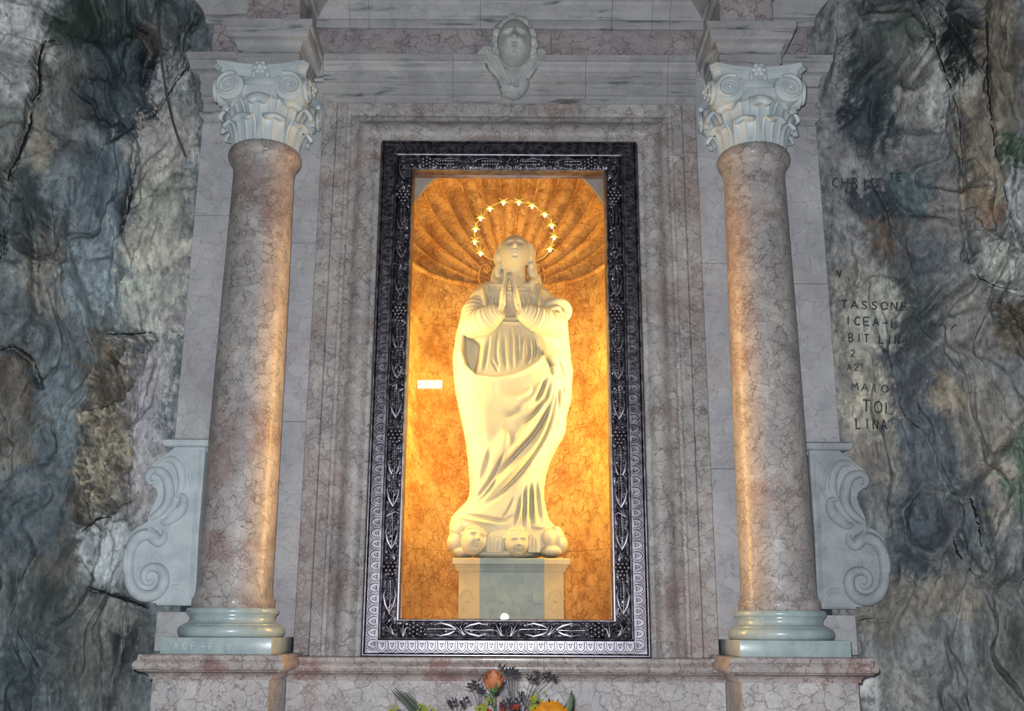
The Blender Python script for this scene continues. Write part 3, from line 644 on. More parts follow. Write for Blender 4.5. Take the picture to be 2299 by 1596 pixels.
def column(s):
    side = 'left' if s < 0 else 'right'
    c = (s*1.218, 4.764)
    t = thing('column', f'red veined marble column with carved white capital, on the {side} side of the frame' if False else
              ('pink marble column with scratched letters on its plinth' if s < 0 else 'pink marble column beside the wall with painted lettering'), 'column', (c[0], c[1], 1.538))
    pl = put('plinth', box(c[0]-.234, c[0]+.234, 4.53, 4.985, 1.538, 1.606, .003), M_BASE, t)
    if s < 0:
        put('scratched_letters', letters(word('ACF-FEV', 390, 530, 1457, 15, 3, .45), lambda x, y: W(x, y, 4.5295), .0016), flat('pale_scratch', (.62, .68, .68), .7), pl)
    b = [(.215, 1.606), (.222, 1.610), (.229, 1.620), (.231, 1.632), (.228, 1.645), (.220, 1.654), (.210, 1.657), (.209, 1.661), (.198, 1.664), (.190, 1.668), (.185, 1.676), (.184, 1.686), (.187, 1.694), (.190, 1.697), (.190, 1.700), (.196, 1.703), (.201, 1.712), (.200, 1.722), (.194, 1.729), (.178, 1.731)]
    put('base', mesh(*lathed(b, c, 96)), M_BASE, t)
    sh = [(.178, 1.729), (.180, 1.732), (.180, 1.766), (.178, 1.772), (.172, 1.780), (.1675, 1.80), (.166, 1.83)]
    for k in range(1, 24):
        z = 1.83+(3.80-1.83)*k/24; e = k/24; sh.append((.166-.019*e**1.7, z))
    sh += [(.147, 3.80), (.149, 3.83), (.154, 3.852), (.160, 3.862), (.160, 3.866), (.168, 3.872), (.176, 3.884), (.179, 3.900), (.177, 3.918), (.170, 3.932), (.160, 3.940), (.147, 3.942)]
    put('shaft', mesh(*lathed(sh, c, 96)), M_SHAFT, t)
    cap = put('capital', mesh(*lathed([(.140, 3.941), (.146, 3.96), (.150, 4.06), (.158, 4.14), (.172, 4.19), (.186, 4.215), (.190, 4.235), (.184, 4.255), (.178, 4.275), (.10, 4.276)], c, 64)), M_CAP, t)
    lo = leaf_mesh(.118, .063, .050, .156, 3.944); hi = leaf_mesh(.215, .064, .066, .150, 3.944)
    for k in range(8):
        put('acanthus_leaf', mesh(*rotz(lo, PI/8+k*PI/4, c)), M_CAP, cap)
        put('tall_acanthus_leaf', mesh(*rotz(hi, k*PI/4, c)), M_CAP, cap)
    R = .066
    for k in range(4):
        a = k*PI/2
        for m in (-1, 1):
            v = volute_mesh(R, m); v = ([(x*math.cos(m*.08)-y*math.sin(m*.08), x*math.sin(m*.08)+y*math.cos(m*.08), z) for x, y, z in v[0]], v[1])
            v = ([(x+m*.146, y-.224, z+4.196) for x, y, z in v[0]], v[1])
            put('volute', mesh(*rotz(v, a, c)), M_CAP, cap)
        bd = [(x, -.200+.012*math.cos(x*9), z) for x in np.linspace(-.10, .10, 9) for z in (4.158, 4.166, 4.206, 4.214)]
        bd = [(x, y-(.010 if .16 < z < .5 else 0)-(.012 if 4.16 < z < 4.21 else 0), z) for x, y, z in bd]
        bk = [(x, y+.06, z) for x, y, z in bd]
        f = [(i*4+j, (i+1)*4+j, (i+1)*4+j+1, i*4+j+1) for i in range(8) for j in range(3)]
        n = len(bd); ff = f+[tuple(q+n for q in g[::-1]) for g in f]+[(i*4, i*4+n, (i+1)*4+n, (i+1)*4) for i in range(8)]+[(i*4+3, (i+1)*4+3, (i+1)*4+3+n, i*4+3+n) for i in range(8)]
        put('volute_band', mesh(*rotz((bd+bk, ff), a, c)), M_CAP, cap)
        fl = [ball((0, -.226, 4.292), (.019, .016, .019))]+[ball((.024*math.cos(q), -.222, 4.292+.024*math.sin(q)), (.014, .010, .014), 10, 8) for q in np.arange(6)*PI/3]+[ball((x, -.20, 4.268), (.012, .012, .022), 8, 6) for x in (-.034, .034)]
        put('fleuron', mesh(*rotz(joinm(fl), a, c)), M_CAP, cap)
    def about(h, cut, sag):
        o = []
        for k in range(4):
            a = k*PI/2
            for u in np.linspace(-1, 1, 13):
                x = u*(h-cut); y = -h+sag*(1-u*u)
                o.append((c[0]+x*math.cos(a)-y*math.sin(a), c[1]+x*math.sin(a)+y*math.cos(a)))
        return o
    pr = []
    for h, z0, z1 in ((.216, 4.268, 4.296), (.226, 4.296, 4.302), (.236, 4.302, 4.324)):
        o = about(h, .030, .045); n = len(o)
        pr.append(([(x, y, z0) for x, y in o]+[(x, y, z1) for x, y in o], [tuple(range(n))[::-1], tuple(range(n, 2*n))]+[(i, (i+1) % n, (i+1) % n+n, i+n) for i in range(n)]))
    put('abacus', mesh(*joinm(pr)), M_CAP, cap)
for s in (-1, 1): column(s)

# ---- scroll brackets outside the columns
def spiral(c, R, turns, a0, dirn, k=.17, n=50):
    return [(c[0]+R*math.exp(-k*t)*math.cos(a0+dirn*t), c[1]-R*math.exp(-k*t)*math.sin(a0+dirn*t)) for t in np.linspace(0, turns*2*PI, n)]
def bracket(s):
    Yb, Yf = 4.99, 4.925
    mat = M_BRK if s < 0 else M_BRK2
    def q(px, py, Y=Yf):   # left-bracket pixel -> place, mirrored for the other side
        x, y, z = W(px, py, Y); return (x, Y, z) if s < 0 else (-x, Y, z)
    side = 'left' if s < 0 else 'right'
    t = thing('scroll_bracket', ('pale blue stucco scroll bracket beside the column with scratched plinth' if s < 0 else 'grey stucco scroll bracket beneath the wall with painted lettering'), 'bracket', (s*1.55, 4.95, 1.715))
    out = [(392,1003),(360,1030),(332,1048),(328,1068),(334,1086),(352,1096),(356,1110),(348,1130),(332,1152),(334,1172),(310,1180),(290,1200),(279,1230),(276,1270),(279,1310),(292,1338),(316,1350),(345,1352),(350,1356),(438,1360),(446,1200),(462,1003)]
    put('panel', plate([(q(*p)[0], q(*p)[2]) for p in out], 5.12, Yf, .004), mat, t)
    def st(pts, rad, name, flat=.8, dy=0.0, n=5):
        P = spline(pts, n) if n else pts
        m = len(P); rr = [r for (r,) in spline([(r,) for r in rad], max(1, round((m-1)/(len(rad)-1))))] if len(rad) > 2 else list(np.linspace(rad[0], rad[-1], m))
        rr = [float(np.interp(i/(m-1), np.linspace(0, 1, len(rr)), rr)) for i in range(m)]
        put(name, mesh(*tube([q(p[0], p[1], Yf-dy) for p in P], rr, 12, flat, (0, 1, 0))), mat, t)
    lowsp = [(352,1205),(330,1200),(312,1206),(298,1222),(291,1245),(288,1275),(291,1305),(304,1328),(324,1338),(344,1336),(360,1324),(368,1306),(366,1286),(354,1275),(338,1274),(326,1282),(322,1296),(328,1308),(338,1308),(342,1300)]
    st(lowsp, [.026, .030, .026, .024, .028, .028, .026, .022, .018, .014, .010], 'lower_scroll', 1.0)
    st([(370,1190),(368,1206),(356,1216),(344,1204),(334,1188)], [.008, .020, .026, .030, .018], 'scroll_husk', .9)
    st([(328,1194),(312,1200),(296,1218)], [.012, .014, .010], 'husk_lip', .9, .018)
    st([(285,1234),(281,1262),(283,1290)], [.012, .014, .011], 'husk_lip', .9, .014)
    st([(346,1080),(338,1084),(332,1074),(336,1060),(350,1056),(368,1064),(378,1086),(380,1112),(372,1134),(356,1152),(338,1164)], [.008, .013, .017, .018, .020, .024, .026, .026, .022, .020, .014], 'upper_scroll', 1.0)
    st([(352,1046),(372,1032),(394,1036),(406,1058),(408,1086),(402,1104),(394,1112)], [.006, .014, .020, .022, .020, .014, .006], 'leaf_lobe', .8)
    st([(404,1024),(418,1042),(426,1066),(430,1094)], [.005, .009, .010, .006], 'leaf_lobe', .7)
    st([(394,1112),(410,1116),(412,1130),(404,1148),(388,1162),(372,1172),(360,1168)], [.008, .018, .024, .028, .026, .018, .008], 'leaf_lobe', .9)
    st([(398,1140),(388,1152),(376,1158)], [.005, .009, .005], 'leaf_lobe', .9, .022)
    st([(374,1336),(384,1320),(402,1318),(416,1328),(418,1340)], [.004, .010, .012, .010, .004], 'leaf_lobe', .5)
    st([(360,1240),(344,1248),(340,1262)], [.004, .008, .003], 'leaf_lobe', .5)
    for pts in ([(450,1010),(447,1098)], [(443,1100),(432,1345)], [(438,1100),(427,1345)]):
        st(pts, [.004, .004], 'border_fillet', 1.0, 0, 4)
    st([(352,1357),(436,1358)], [.004, .004], 'border_fillet', 1.0, 0, 4)
    x0, x1 = sorted((q(384, 990)[0], s*1.40)); z0 = q(384, 1004)[2]; z1 = q(384, 986)[2]
    put('cap_moulding', sweep_plan([(-.05, z0), (.016, z0), (.026, z0+.006), (.032, z0+.018), (.030, z0+.032), (.020, z1), (-.05, z1)], [(x0, 5.12), (x0, Yf), (x1, Yf), (x1, 5.12)]), mat, t)
for s in (-1, 1): bracket(s)

# ---- winged cherub head on the frieze
def head_mesh(w, d, h, nu=96, nv=72, baby=False, up=0.0, gain=1.0):
    """front looks towards -y; features are pushed out of an ellipsoid"""
    vs, fs = ball((0, 0, 0), 1.0, nu, nv); V = np.array(vs); x, y, z = V[:, 0], V[:, 1], V[:, 2]
    fr = np.clip(-y, 0, 1)**.5
    g = lambda cx, cz, sx, sz: np.exp(-((x-cx)/sx)**2-((z-cz)/sz)**2)
    cz = .0 if not baby else -.06
    dsp = np.zeros(len(V))
    for m in (-1, 1):
        dsp += -.16*g(m*.34, .12+cz, .19, .11) + .085*g(m*.35, .10+cz, .125, .062) + .06*g(m*.34, .27+cz, .24, .05)
        dsp += -.045*g(m*.35, .055+cz, .14, .016) - .03*g(m*.35, .155+cz, .15, .014)
        dsp += (.12 if baby else .04)*g(m*.42, -.28+cz, .26, .22)
        dsp += .075*g(m*.105, -.175+cz, .060, .055)
    dsp += .13*g(0, .13+cz, .075, .17) + .25*g(0, -.13+cz, .085, .115)
    dsp += .10*g(0, -.395+cz, .19, .040) + .11*g(0, -.515+cz, .15, .045) - .075*g(0, -.452+cz, .21, .015) - .07*g(0, -.61+cz, .15, .045) + .12*g(0, -.76+cz, .20, .12)
    V[:, 1] -= dsp*fr*gain
    tap = 1-.16*np.clip(-z, 0, 1)**2*(0 if baby else 1); V[:, 0] *= tap
    V *= np.array([w, d, h])
    if up:
        a = up; yy = V[:, 1]*math.cos(a)+V[:, 2]*math.sin(a)*1; zz = -V[:, 1]*math.sin(a)+V[:, 2]*math.cos(a)
        V[:, 1], V[:, 2] = yy, zz
    return V, fs
che = thing('cherub_head', 'carved grey marble cherub head with spread wings at the middle of the entablature', 'carving', W(1150, 205, 4.90))
hx, hy, hz = W(1155, 100, 4.84)
V, F = head_mesh(.094, .125, .128, baby=True, up=-.05, gain=1.25); V = V+np.array([hx, hy, hz]); hd = put('head', mesh(V, F), M_CHER, che)
hr = [ball((hx, hy+.035, hz+.012), (.112, .085, .142), 36, 26)]
for k in range(46):
    a = random.uniform(-.5, PI+.5); q = random.uniform(-.2, 1.0); rr = random.uniform(.018, .030)
    hr.append(ball((hx+.106*math.cos(a)*(1-.12*max(q, 0)), hy+.020-.045*q, hz+.012+.134*math.sin(a)*(1-.10*max(q, 0))), (rr, rr*.8, rr*1.2), 10, 7))
put('curly_hair', mesh(*joinm(hr)), M_CHER, hd)
put('breast', mesh(*ball((hx-.004, 4.93, hz-.165), (.085, .075, .10), 28, 20)), M_CHER, che)
for sgn, tip in ((-1, [(1066,124),(1084,104),(1100,103),(1118,112),(1122,140),(1150,172),(1156,186),(1150,196),(1142,204),(1128,208),(1122,198),(1128,184),(1108,172),(1102,158),(1090,146),(1088,136),(1074,132)]),
                 (1, [(1228,117),(1216,108),(1204,110),(1192,118),(1186,140),(1160,172),(1150,186),(1150,196),(1158,206),(1164,210),(1172,200),(1172,186),(1186,178),(1200,160),(1208,146),(1220,134)])):
    wg = put('wing', plate([(W(*p, 4.89)[0], W(*p, 4.89)[2]) for p in tip], 5.0, 4.885, .008), M_CHER, che)
    for k in range(3):
        if sgn < 0: pts = [(1092+10*k, 112+4*k), (1104+9*k, 138+3*k), (1124+6*k, 164+2*k), (1140+4*k, 190)]
        else: pts = [(1210-8*k, 116+4*k), (1196-8*k, 142), (1178-6*k, 166), (1160-2*k, 194)]
        put('feather', mesh(*tube([W(p[0], p[1], 4.882-.008*k) for p in spline(pts, 5)], [.009, .013]*8 if False else .013, 10, .8, (0, 1, 0))), M_CHER, wg)

# ================================================================== silver frame with glass
FX, FZ0, FZ1, FY = .657, 1.523, 4.080, 4.985
FPROF = [(0, 0), (0, .086), (.004, .092), (.009, .092), (.013, .086), (.015, .078), (.071, .078), (.073, .088), (.077, .093), (.083, .091), (.087, .084), (.090, .066), (.096, .058), (.122, .058), (.146, .058), (.150, .066), (.153, .084), (.157, .089), (.163, .088), (.167, .080), (.168, .02), (.168, 0)]
frm = thing('silver_frame', 'dark silver picture frame with chased vine and loop ornament around the glazed niche', 'frame', (0, 4.95, FZ0))
cs = {'bl': ((-FX, FZ0), (1, 1)), 'br': ((FX, FZ0), (-1, 1)), 'tl': ((-FX, FZ1), (1, -1)), 'tr': ((FX, FZ1), (-1, -1))}
rails = {}
for k, (a, b) in {'bottom': ('bl', 'br'), 'top': ('tl', 'tr'), 'l': ('bl', 'tl'), 'r': ('br', 'tr')}.items():
    rails[k] = put('frame_rail', rail(FPROF, cs[a][0], cs[b][0], cs[a][1], cs[b][1], FY), M_SILV, frm)
put('glass_pane', mesh(*boxd(-.50, .50, 4.948, 4.954, 1.672, 3.935)), M_GLASS, frm)
# chased ornament, one mesh of each kind shared by its copies; local: s along the rail, t inward, y out of the face
def arc(r, a0, a1, n=14): return [(r*math.cos(a), r*math.sin(a)) for a in np.linspace(a0, a1, n)]
lk = [(-.021, .026), (-.024, .016), (-.024, .004), (-.018, -.010), (-.008, -.019), (0, -.021), (.008, -.019), (.018, -.010), (.024, .004), (.024, .016), (.021, .026)]
g1 = tube([(x, -.005, z) for x, z in [tuple(p) for p in spline(lk, 3)]], .0055, 6, 1.1, (0, 1, 0))
g2 = tube([(x, -.001, z) for x, z in [tuple(p) for p in spline([(.010, -.012), (.018, -.020), (.026, -.022), (.034, -.020), (.042, -.012)], 3)]], .0032, 6, .9, (0, 1, 0))
g3 = ([(-.010, 0, .018), (.010, 0, .018), (0, 0, -.004), (-.006, -.006, .015), (.006, -.006, .015), (0, -.006, .002)], [(3, 4, 5), (0, 1, 4, 3), (1, 2, 5, 4), (2, 0, 3, 5)])
LINK = mesh(*joinm([g1, g2, g3])); LINK.materials.append(M_SILV)
gp = []
for r_, n_ in ((0, 3), (1, 4), (2, 3), (3, 2), (4, 1)):
    for k in range(n_): gp.append(ball(((k-(n_-1)/2)*.0165+random.uniform(-.002, .002), -.006-random.uniform(0, .004), .030-r_*.0145), .0088, 10, 7))
GRAPE = mesh(*joinm(gp)); GRAPE.materials.append(M_SILV)
lf = []
for q in range(40):
    a = 2*PI*q/40; r = .024*(1+.38*math.cos(5*a))*(1+.10*math.cos(20*a)); lf.append((r*math.sin(a), r*math.cos(a)))
lv = [(0, -.007, 0)]+[(x*.55, -.010+.003*math.cos(10*k*2*PI/40), z*.55) for k, (x, z) in enumerate(lf)]+[(x, -.001, z) for x, z in lf]
lfc = [(0, 1+k, 1+(k+1) % 40) for k in range(40)]+[(1+k, 41+k, 41+(k+1) % 40, 1+(k+1) % 40) for k in range(40)]
VLEAF = mesh(*joinm([(lv, lfc)]+[tube([(0, -.012, -.028), (.3*x, -.013, .3*z), (.9*x, -.006, .9*z)], .0018, 5) for x, z in lf[::8]])); VLEAF.materials.append(M_SILV)
wh = [tube([(0, -.004, -.065), (.003, -.006, 0), (0, -.004, .065)], .0022, 5)]
for k in range(7):
    for m in (-1, 1): wh.append(ball((m*.0075, -.007, -.01+k*.011), (.0055, .005, .0085), 8, 6))
for m in (-1, 1):
    wh.append(tube([(0, -.003, -.066), (m*.016, -.008, -.035), (m*.024, -.007, .0), (m*.015, -.003, .035)], [.003, .006, .005, .001], 6, .5, (0, 1, 0)))
WHEAT = mesh(*joinm(wh)); WHEAT.materials.append(M_SILV)
def orn(name, me, par, x, z, ang, y, sc=1.0):
    if me is not LINK: sc = 1.18
    o = bpy.data.objects.new(name, me); COL.objects.link(o); o.parent = par
    o.location = Vector((x, y, z)) - wloc(par); o.rotation_euler = (0, ang, 0); o.scale = (sc, 1, sc)
YB = FY-.080; YI = FY-.078
NB, NS = 26, 50
for k in range(NB):
    x = -FX+.07+(2*FX-.14)*(k+.5)/NB
    orn('chased_loop', LINK, rails['bottom'], x, FZ0+.041, 0, YB); orn('chased_loop', LINK, rails['top'], x, FZ1-.041, PI, YB)
for k in range(NS):
    z = FZ0+.03+(FZ1-FZ0-.06)*(k+.5)/NS
    orn('chased_loop', LINK, rails['l'], -FX+.041, z, PI/2, YB); orn('chased_loop', LINK, rails['r'], FX-.041, z, -PI/2, YB)
ui = .120
for key, z, fl in (('bottom', FZ0+ui, 1), ('top', FZ1-ui, 1)):
    for m in (-1, 1):
        for kind, d, a in (('leaf', .535, m*PI/4), ('leaf', .470, 0), ('grape', .405, m*PI/2), ('wheat', .300, m*PI/2), ('leaf', .215, m*.8), ('wheat', .125, -m*PI/2), ('leaf', .035, m*.5)):
            me = {'leaf': VLEAF, 'grape': GRAPE, 'wheat': WHEAT}[kind]
            orn({'leaf': 'chased_leaf', 'grape': 'chased_grapes', 'wheat': 'chased_wheat'}[kind], me, rails[key], m*d, z, a, YI)
for key, x in (('l', -FX+ui), ('r', FX-ui)):
    m = -1 if key == 'l' else 1; z = FZ0+.20; i = 0
    seq = [('wheat', .14, 0), ('grape', .085, 0), ('leaf', .07, .6), ('wheat', .13, 0), ('leaf', .065, -.7), ('wheat', .13, 0)]
    while z < FZ1-.18:
        kind, st, a = seq[i % len(seq)]; i += 1
        me = {'leaf': VLEAF, 'grape': GRAPE, 'wheat': WHEAT}[kind]
        orn({'leaf': 'chased_leaf', 'grape': 'chased_grapes', 'wheat': 'chased_wheat'}[kind], me, rails[key], x, z+st/2, a*m, YI); z += st

def foliage(key, A, B, dA, dB, seed):
    """embossed strip of crowded leaves along the inner band of one rail"""
    L = math.hypot(B[0]-A[0], B[1]-A[1]); n = int(L/.0042); m = 15
    t = np.linspace(0, 1, n+1)[:, None]; v = np.linspace(0, 1, m)[None]; u = .091+.060*v
    ax = A[0]+dA[0]*u; az = A[1]+dA[1]*u; bx = B[0]+dB[0]*u; bz = B[1]+dB[1]*u
    x = ax+(bx-ax)*t; z = az+(bz-az)*t; S = t*L*1.0+0*v; V_ = v*.06+0*t
    wv = .012*np.sin(S*21+seed)
    a1 = 1-np.abs(pnoise(S*34+seed*7.3, (V_+wv)*62+seed)); a2 = 1-np.abs(pnoise(S*78+seed, (V_-wv)*95+3*seed)); st = np.exp(-((V_-.03-wv)/.006)**2)
    h = .010*a1**3+.006*a2**3+.006*st
    h = h*np.sin(np.clip(v, .02, .98)*PI)**.6
    vs = np.stack([x+0*h, FY-.062-h, z+0*h], -1).reshape(-1, 3)
    i = (np.arange(n)[:, None]*m+np.arange(m-1)[None]).ravel()
    put('chased_foliage', mesh(vs, np.stack([i, i+1, i+m+1, i+m], 1)), M_SILV, rails[key])
for q_, (k, (a, b)) in enumerate({'bottom': ('bl', 'br'), 'top': ('tl', 'tr'), 'l': ('bl', 'tl'), 'r': ('br', 'tr')}.items()):
    foliage(k, cs[a][0], cs[b][0], cs[a][1], cs[b][1], q_+1.5)

# ================================================================== niche
NR, ND, NY, ZS = .56, .62, 5.10, 3.555
def npt(ph, z, o=0.0): return ((NR+o)*math.cos(ph), NY+(ND+o)*math.sin(ph), z)
nic = thing('wall_niche', 'veined marble niche in lamp-warmed gold with ribbed shell vault behind the glass', None, (0, NY, 1.56), kind='structure')
def phi_for(px, z=2.6):
    b = None
    for ph in np.linspace(.02, PI-.02, 700):
        x, _ = Pj(np.array(npt(ph, z)))
        if b is None or abs(x-px) < b[0]: b = (abs(x-px), ph)
    return b[1]
PH = [0.0, phi_for(1317), phi_for(1180), phi_for(1033), phi_for(957), PI]
def npanel(p0, p1, z0, z1):
    n = 20; g = .0008
    ph = np.linspace(p0+g/NR, p1-g/NR, n)
    vs = [npt(p, z0+g) for p in ph]+[npt(p, z1-g) for p in ph]+[npt(p, z0+g, .04) for p in ph]+[npt(p, z1-g, .04) for p in ph]
    fs = []
    for i in range(n-1): fs += [(i, i+1, n+i+1, n+i), (2*n+i, 3*n+i, 3*n+i+1, 2*n+i+1), (i, 2*n+i, 2*n+i+1, i+1), (n+i, n+i+1, 3*n+i+1, 3*n+i)]
    fs += [(0, n, 3*n, 2*n), (n-1, 3*n-1, 4*n-1, 2*n-1)]
    return mesh(vs, fs)
for i in range(5):
    for z0, z1 in ((1.56, 2.045), (2.045, 2.72), (2.72, ZS)):
        if z0 > 2.5 and i in (0, 2, 3): continue
        p0, p1 = PH[i], PH[i+1]
        if z0 > 2.5: p0, p1 = (PH[0], PH[2]) if i == 1 else (PH[2], PI)
        put('wall_panel', npanel(p0, p1, z0, z1), M_NICHE, nic)
NF = 15
for k in range(NF):
    a0, a1 = PI*k/NF, PI*(k+1)/NF; na, nr = 9, 26; vs = []
    for i in range(nr):
        rho = .035+(.965)*i/(nr-1)
        for j in range(na):
            v = -1+2*j/(na-1); a = (a0+a1)/2+v*(a1-a0)/2
            dep = 1+.085*(1-v*v)*min(1, rho*1.4)
            rr = NR*math.sin(rho*PI/2)*dep; yy = NY+ND*math.cos(rho*PI/2)*(1+.03*(1-v*v))
            vs.append((rr*math.cos(a), yy, ZS+rr*math.sin(a)))
    fs = [(i*na+j, i*na+j+1, (i+1)*na+j+1, (i+1)*na+j) for i in range(nr-1) for j in range(na-1)]
    put('shell_flute', mesh(vs, fs), M_SHELL, nic)
    if k: put('shell_rib', mesh(*tube([(NR*math.sin(r*PI/2)*.995*math.cos(a0), NY+ND*math.cos(r*PI/2)-.004, ZS+NR*math.sin(r*PI/2)*.995*math.sin(a0)) for r in np.linspace(.05, 1, 20)], [.002+.004*r for r in np.linspace(0, 1, 20)], 7)), M_SHELL, nic)
put('springing_moulding', mesh(*tube([npt(p, ZS, -.006) for p in np.linspace(.02, PI-.02, 50)], .014, 10)), M_NICHE, nic)
for m in (-1, 1):
    c = W(1092 if m < 0 else 1206, 604, 5.66)
    sp = [(c[0]+m*(.035*math.exp(-.16*t)*math.cos(t)), 5.66, c[2]+.035*math.exp(-.16*t)*math.sin(t)) for t in np.linspace(0, 3.6*PI, 44)]
    put('hinge_scroll', mesh(*tube([(c[0]+m*.02, 5.66, c[2]-.12), (c[0]+m*.045, 5.66, c[2]-.06)]+sp, .006, 8)), M_SHELL, nic)
# spandrel slab with arched opening, reveal and sill
ap = [(NR*math.cos(a), ZS+NR*math.sin(a)) for a in np.linspace(0, PI, 41)]
vs, fs = [], []
for x, z in ap: vs += [(x, 5.07, z), (x, 5.07, 4.20), (x, 5.10, z)]
for i in range(40): fs += [(3*i, 3*i+3, 3*i+4, 3*i+1), (3*i, 3*i+2, 3*i+5, 3*i+3)]
put('spandrel', mesh(*joinm([(vs, fs), boxd(-.70, -NR-.004, 5.07, 5.10, 1.50, 4.20), boxd(NR+.004, .70, 5.07, 5.10, 1.50, 4.20)])), M_SPAN, nic)
put('reveal', mesh(*joinm([boxd(-.70, -.66, 4.985, 5.07, 1.50, 4.2), boxd(.66, .70, 4.985, 5.07, 1.50, 4.2), boxd(-.70, .70, 4.985, 5.10, 4.14, 4.2), boxd(-.70, .70, 4.985, 5.10, 1.50, 1.56)])), M_SPAN, nic)
put('niche_sill', mesh(*boxd(-.70, .70, 5.06, 5.80, 1.50, 1.56)), M_NICHE, nic)
put('vault_back', mesh(*joinm([boxd(-.75, .75, 5.86, 5.90, 1.5, 4.4), boxd(-.75, .75, 5.10, 5.90, 4.36, 4.4), boxd(-.75, -.71, 5.05, 5.9, 1.5, 4.4), boxd(.71, .75, 5.05, 5.9, 1.5, 4.4)])), M_DARKR, nic)
# strip lamps hidden behind the frame jambs
M_TUBE = emit('warm_tube', (1.0, .72, .22), 150)
for s, e in ((-1, 'left'), (1, 'right')):
    lt = thing('strip_lamp', 'warm strip lamp behind the silver frame jamb nearer the '+('column with scratched plinth' if s < 0 else 'wall with painted lettering'), 'lamp', (s*.545, 5.10, 1.56), 'strip lamps inside the niche')
    put('tube', mesh(*tube([(s*.540, 5.105, 2.20), (s*.540, 5.105, 3.30)], .011, 10)), M_TUBE, lt)
    put('holder', mesh(*joinm([boxd(s*.540-.012, s*.540+.012, 5.072, 5.085, 1.56, 3.34), boxd(s*.540-.012, s*.540+.012, 5.072, 5.120, 2.17, 2.20), boxd(s*.540-.012, s*.540+.012, 5.072, 5.120, 3.30, 3.33)])), M_IRON, lt)
    # added outward fill without a fitting: warms column and pedestal flanks through the pane
    al = bpy.data.lights.new('added_flank_fill', 'AREA'); al.shape = 'RECTANGLE'; al.size = .012; al.size_y = 2.0; al.energy = 24; al.color = (1.0, .50, .12); al.spread = math.radians(64)
    ao = bpy.data.objects.new('added_flank_fill', al); COL.objects.link(ao)
    zd = -Vector((-s*.88, -.47, 0)).normalized(); yd = Vector((0, 0, 1)); xd = yd.cross(zd); mw = Matrix.Identity(4)
    for i in range(3): mw[i][0], mw[i][1], mw[i][2] = xd[i], yd[i], zd[i]
    mw[0][3], mw[1][3], mw[2][3] = s*.507, 4.998, 2.72
    ao.matrix_world = mw

# ================================================================== pedestal of the statue
ped = thing('statue_pedestal', 'cream stone pedestal with moulded cap and faint putto relief under the statue', 'pedestal', (.022, 5.38, 1.56))
px0, px1, pyf, pyb = -.238, .282, 5.245, 5.56
put('die', box(px0, px1, pyf, pyb, 1.56, 1.925, .004), M_PED, ped)
pc0, pc1 = W(1077, 1320, pyf)[0], W(1222, 1320, pyf)[0]
put('blue_grey_centre', box(pc0, pc1, pyf-.002, pyf+.05, 1.56, 1.918, .001, 1), M_PEDB, ped)  # middle of the die and cap coloured blue-grey
PCAP = [(-.10, 1.918), (.004, 1.918), (.010, 1.926), (.012, 1.936), (.014, 1.940), (.020, 1.946), (.022, 1.952), (.030, 1.956), (.032, 1.980), (.028, 1.985), (-.10, 1.985)]
put('cap', sweep_plan(PCAP, [(px0, pyb), (px0, pyf), (pc0, pyf)]), M_PED, ped)
put('cap', sweep_plan(PCAP, [(pc1, pyf), (px1, pyf), (px1, pyb)]), M_PED, ped)
put('cap_centre', sweep_plan(PCAP, [(pc0, pyf), (pc1, pyf)]), M_PEDB, ped)
put('cap_top', mesh(*boxd(px0, px1, pyf, pyb, 1.93, 1.985)), M_PED, ped)
def rel(lst): return mesh(*joinm([ball((W(x, y, pyf)[0], pyf+.002, W(x, y, pyf)[2]), (r*.0023, .006, r2*.0023), 14, 10) for x, y, r, r2 in lst]))
put('relief_putto', rel([(1168,1300,11,13),(1166,1328,17,17),(1180,1335,13,9),(1192,1344,10,7),(1160,1352,14,14),(1150,1370,10,16),(1176,1372,9,16),(1150,1332,10,14)]), M_PEDB, ped)
put('relief_putto', rel([(1104,1318,10,11),(1106,1342,15,15),(1096,1352,9,13),(1112,1366,12,14),(1128,1350,12,7),(1100,1376,8,12)]), M_PEDB, ped)
bk = [W(x, y, pyf) for x, y in ((1195,1326),(1218,1328),(1217,1356),(1195,1355))]
put('relief_book', plate([(p[0], p[2]) for p in bk], pyf+.01, pyf-.010, .003), M_PEDB, ped)
for cx_ in (1047, 1247):
    o = [W(cx_+15*math.cos(a), 1345-22*math.sin(a), pyf) for a in np.linspace(0, PI, 14)]
    put('relief_arch', mesh(*tube([(p[0], pyf, p[2]) for p in o], .003, 8)), M_PED, ped)
    put('relief_figure', rel([(cx_, 1348, 5, 6), (cx_-2, 1364, 8, 11)]), M_PED, ped)

# ================================================================== statue
def sil(tab):
    t = np.array(tab, float); return lambda y: np.interp(y, t[:, 0], t[:, 1])
XL = sil([(628,1118),(632,1100),(637,1084),(650,1070),(666,1056),(690,1047),(713,1034),(750,1024),(807,1016),(844,1018),(880,1022),(915,1029),(952,1037),(996,1046),(1044,1051),(1089,1055),(1112,1053),(1126,1048),(1140,1034),(1152,1022),(1163,1013),(1180,1008),(1200,1008),(1222,1013),(1240,1020)])
XR = sil([(628,1186),(632,1204),(641,1218),(656,1232),(670,1246),(690,1262),(716,1271),(750,1272),(797,1280),(833,1287),(872,1284),(893,1284),(915,1278),(933,1273),(970,1270),(985,1264),(1000,1254),(1037,1236),(1066,1227),(1096,1222),(1120,1222),(1137,1225),(1166,1233),(1181,1246),(1199,1258),(1222,1266),(1240,1262)])
DF = sil([(628,.015),(634,.045),(645,.090),(662,.128),(720,.150),(800,.165),(870,.185),(950,.180),(1050,.165),(1130,.155),(1170,.165),(1200,.150),(1240,.13)])
YC0 = 5.40
rows = np.linspace(1238, 628, 400); nt = 300
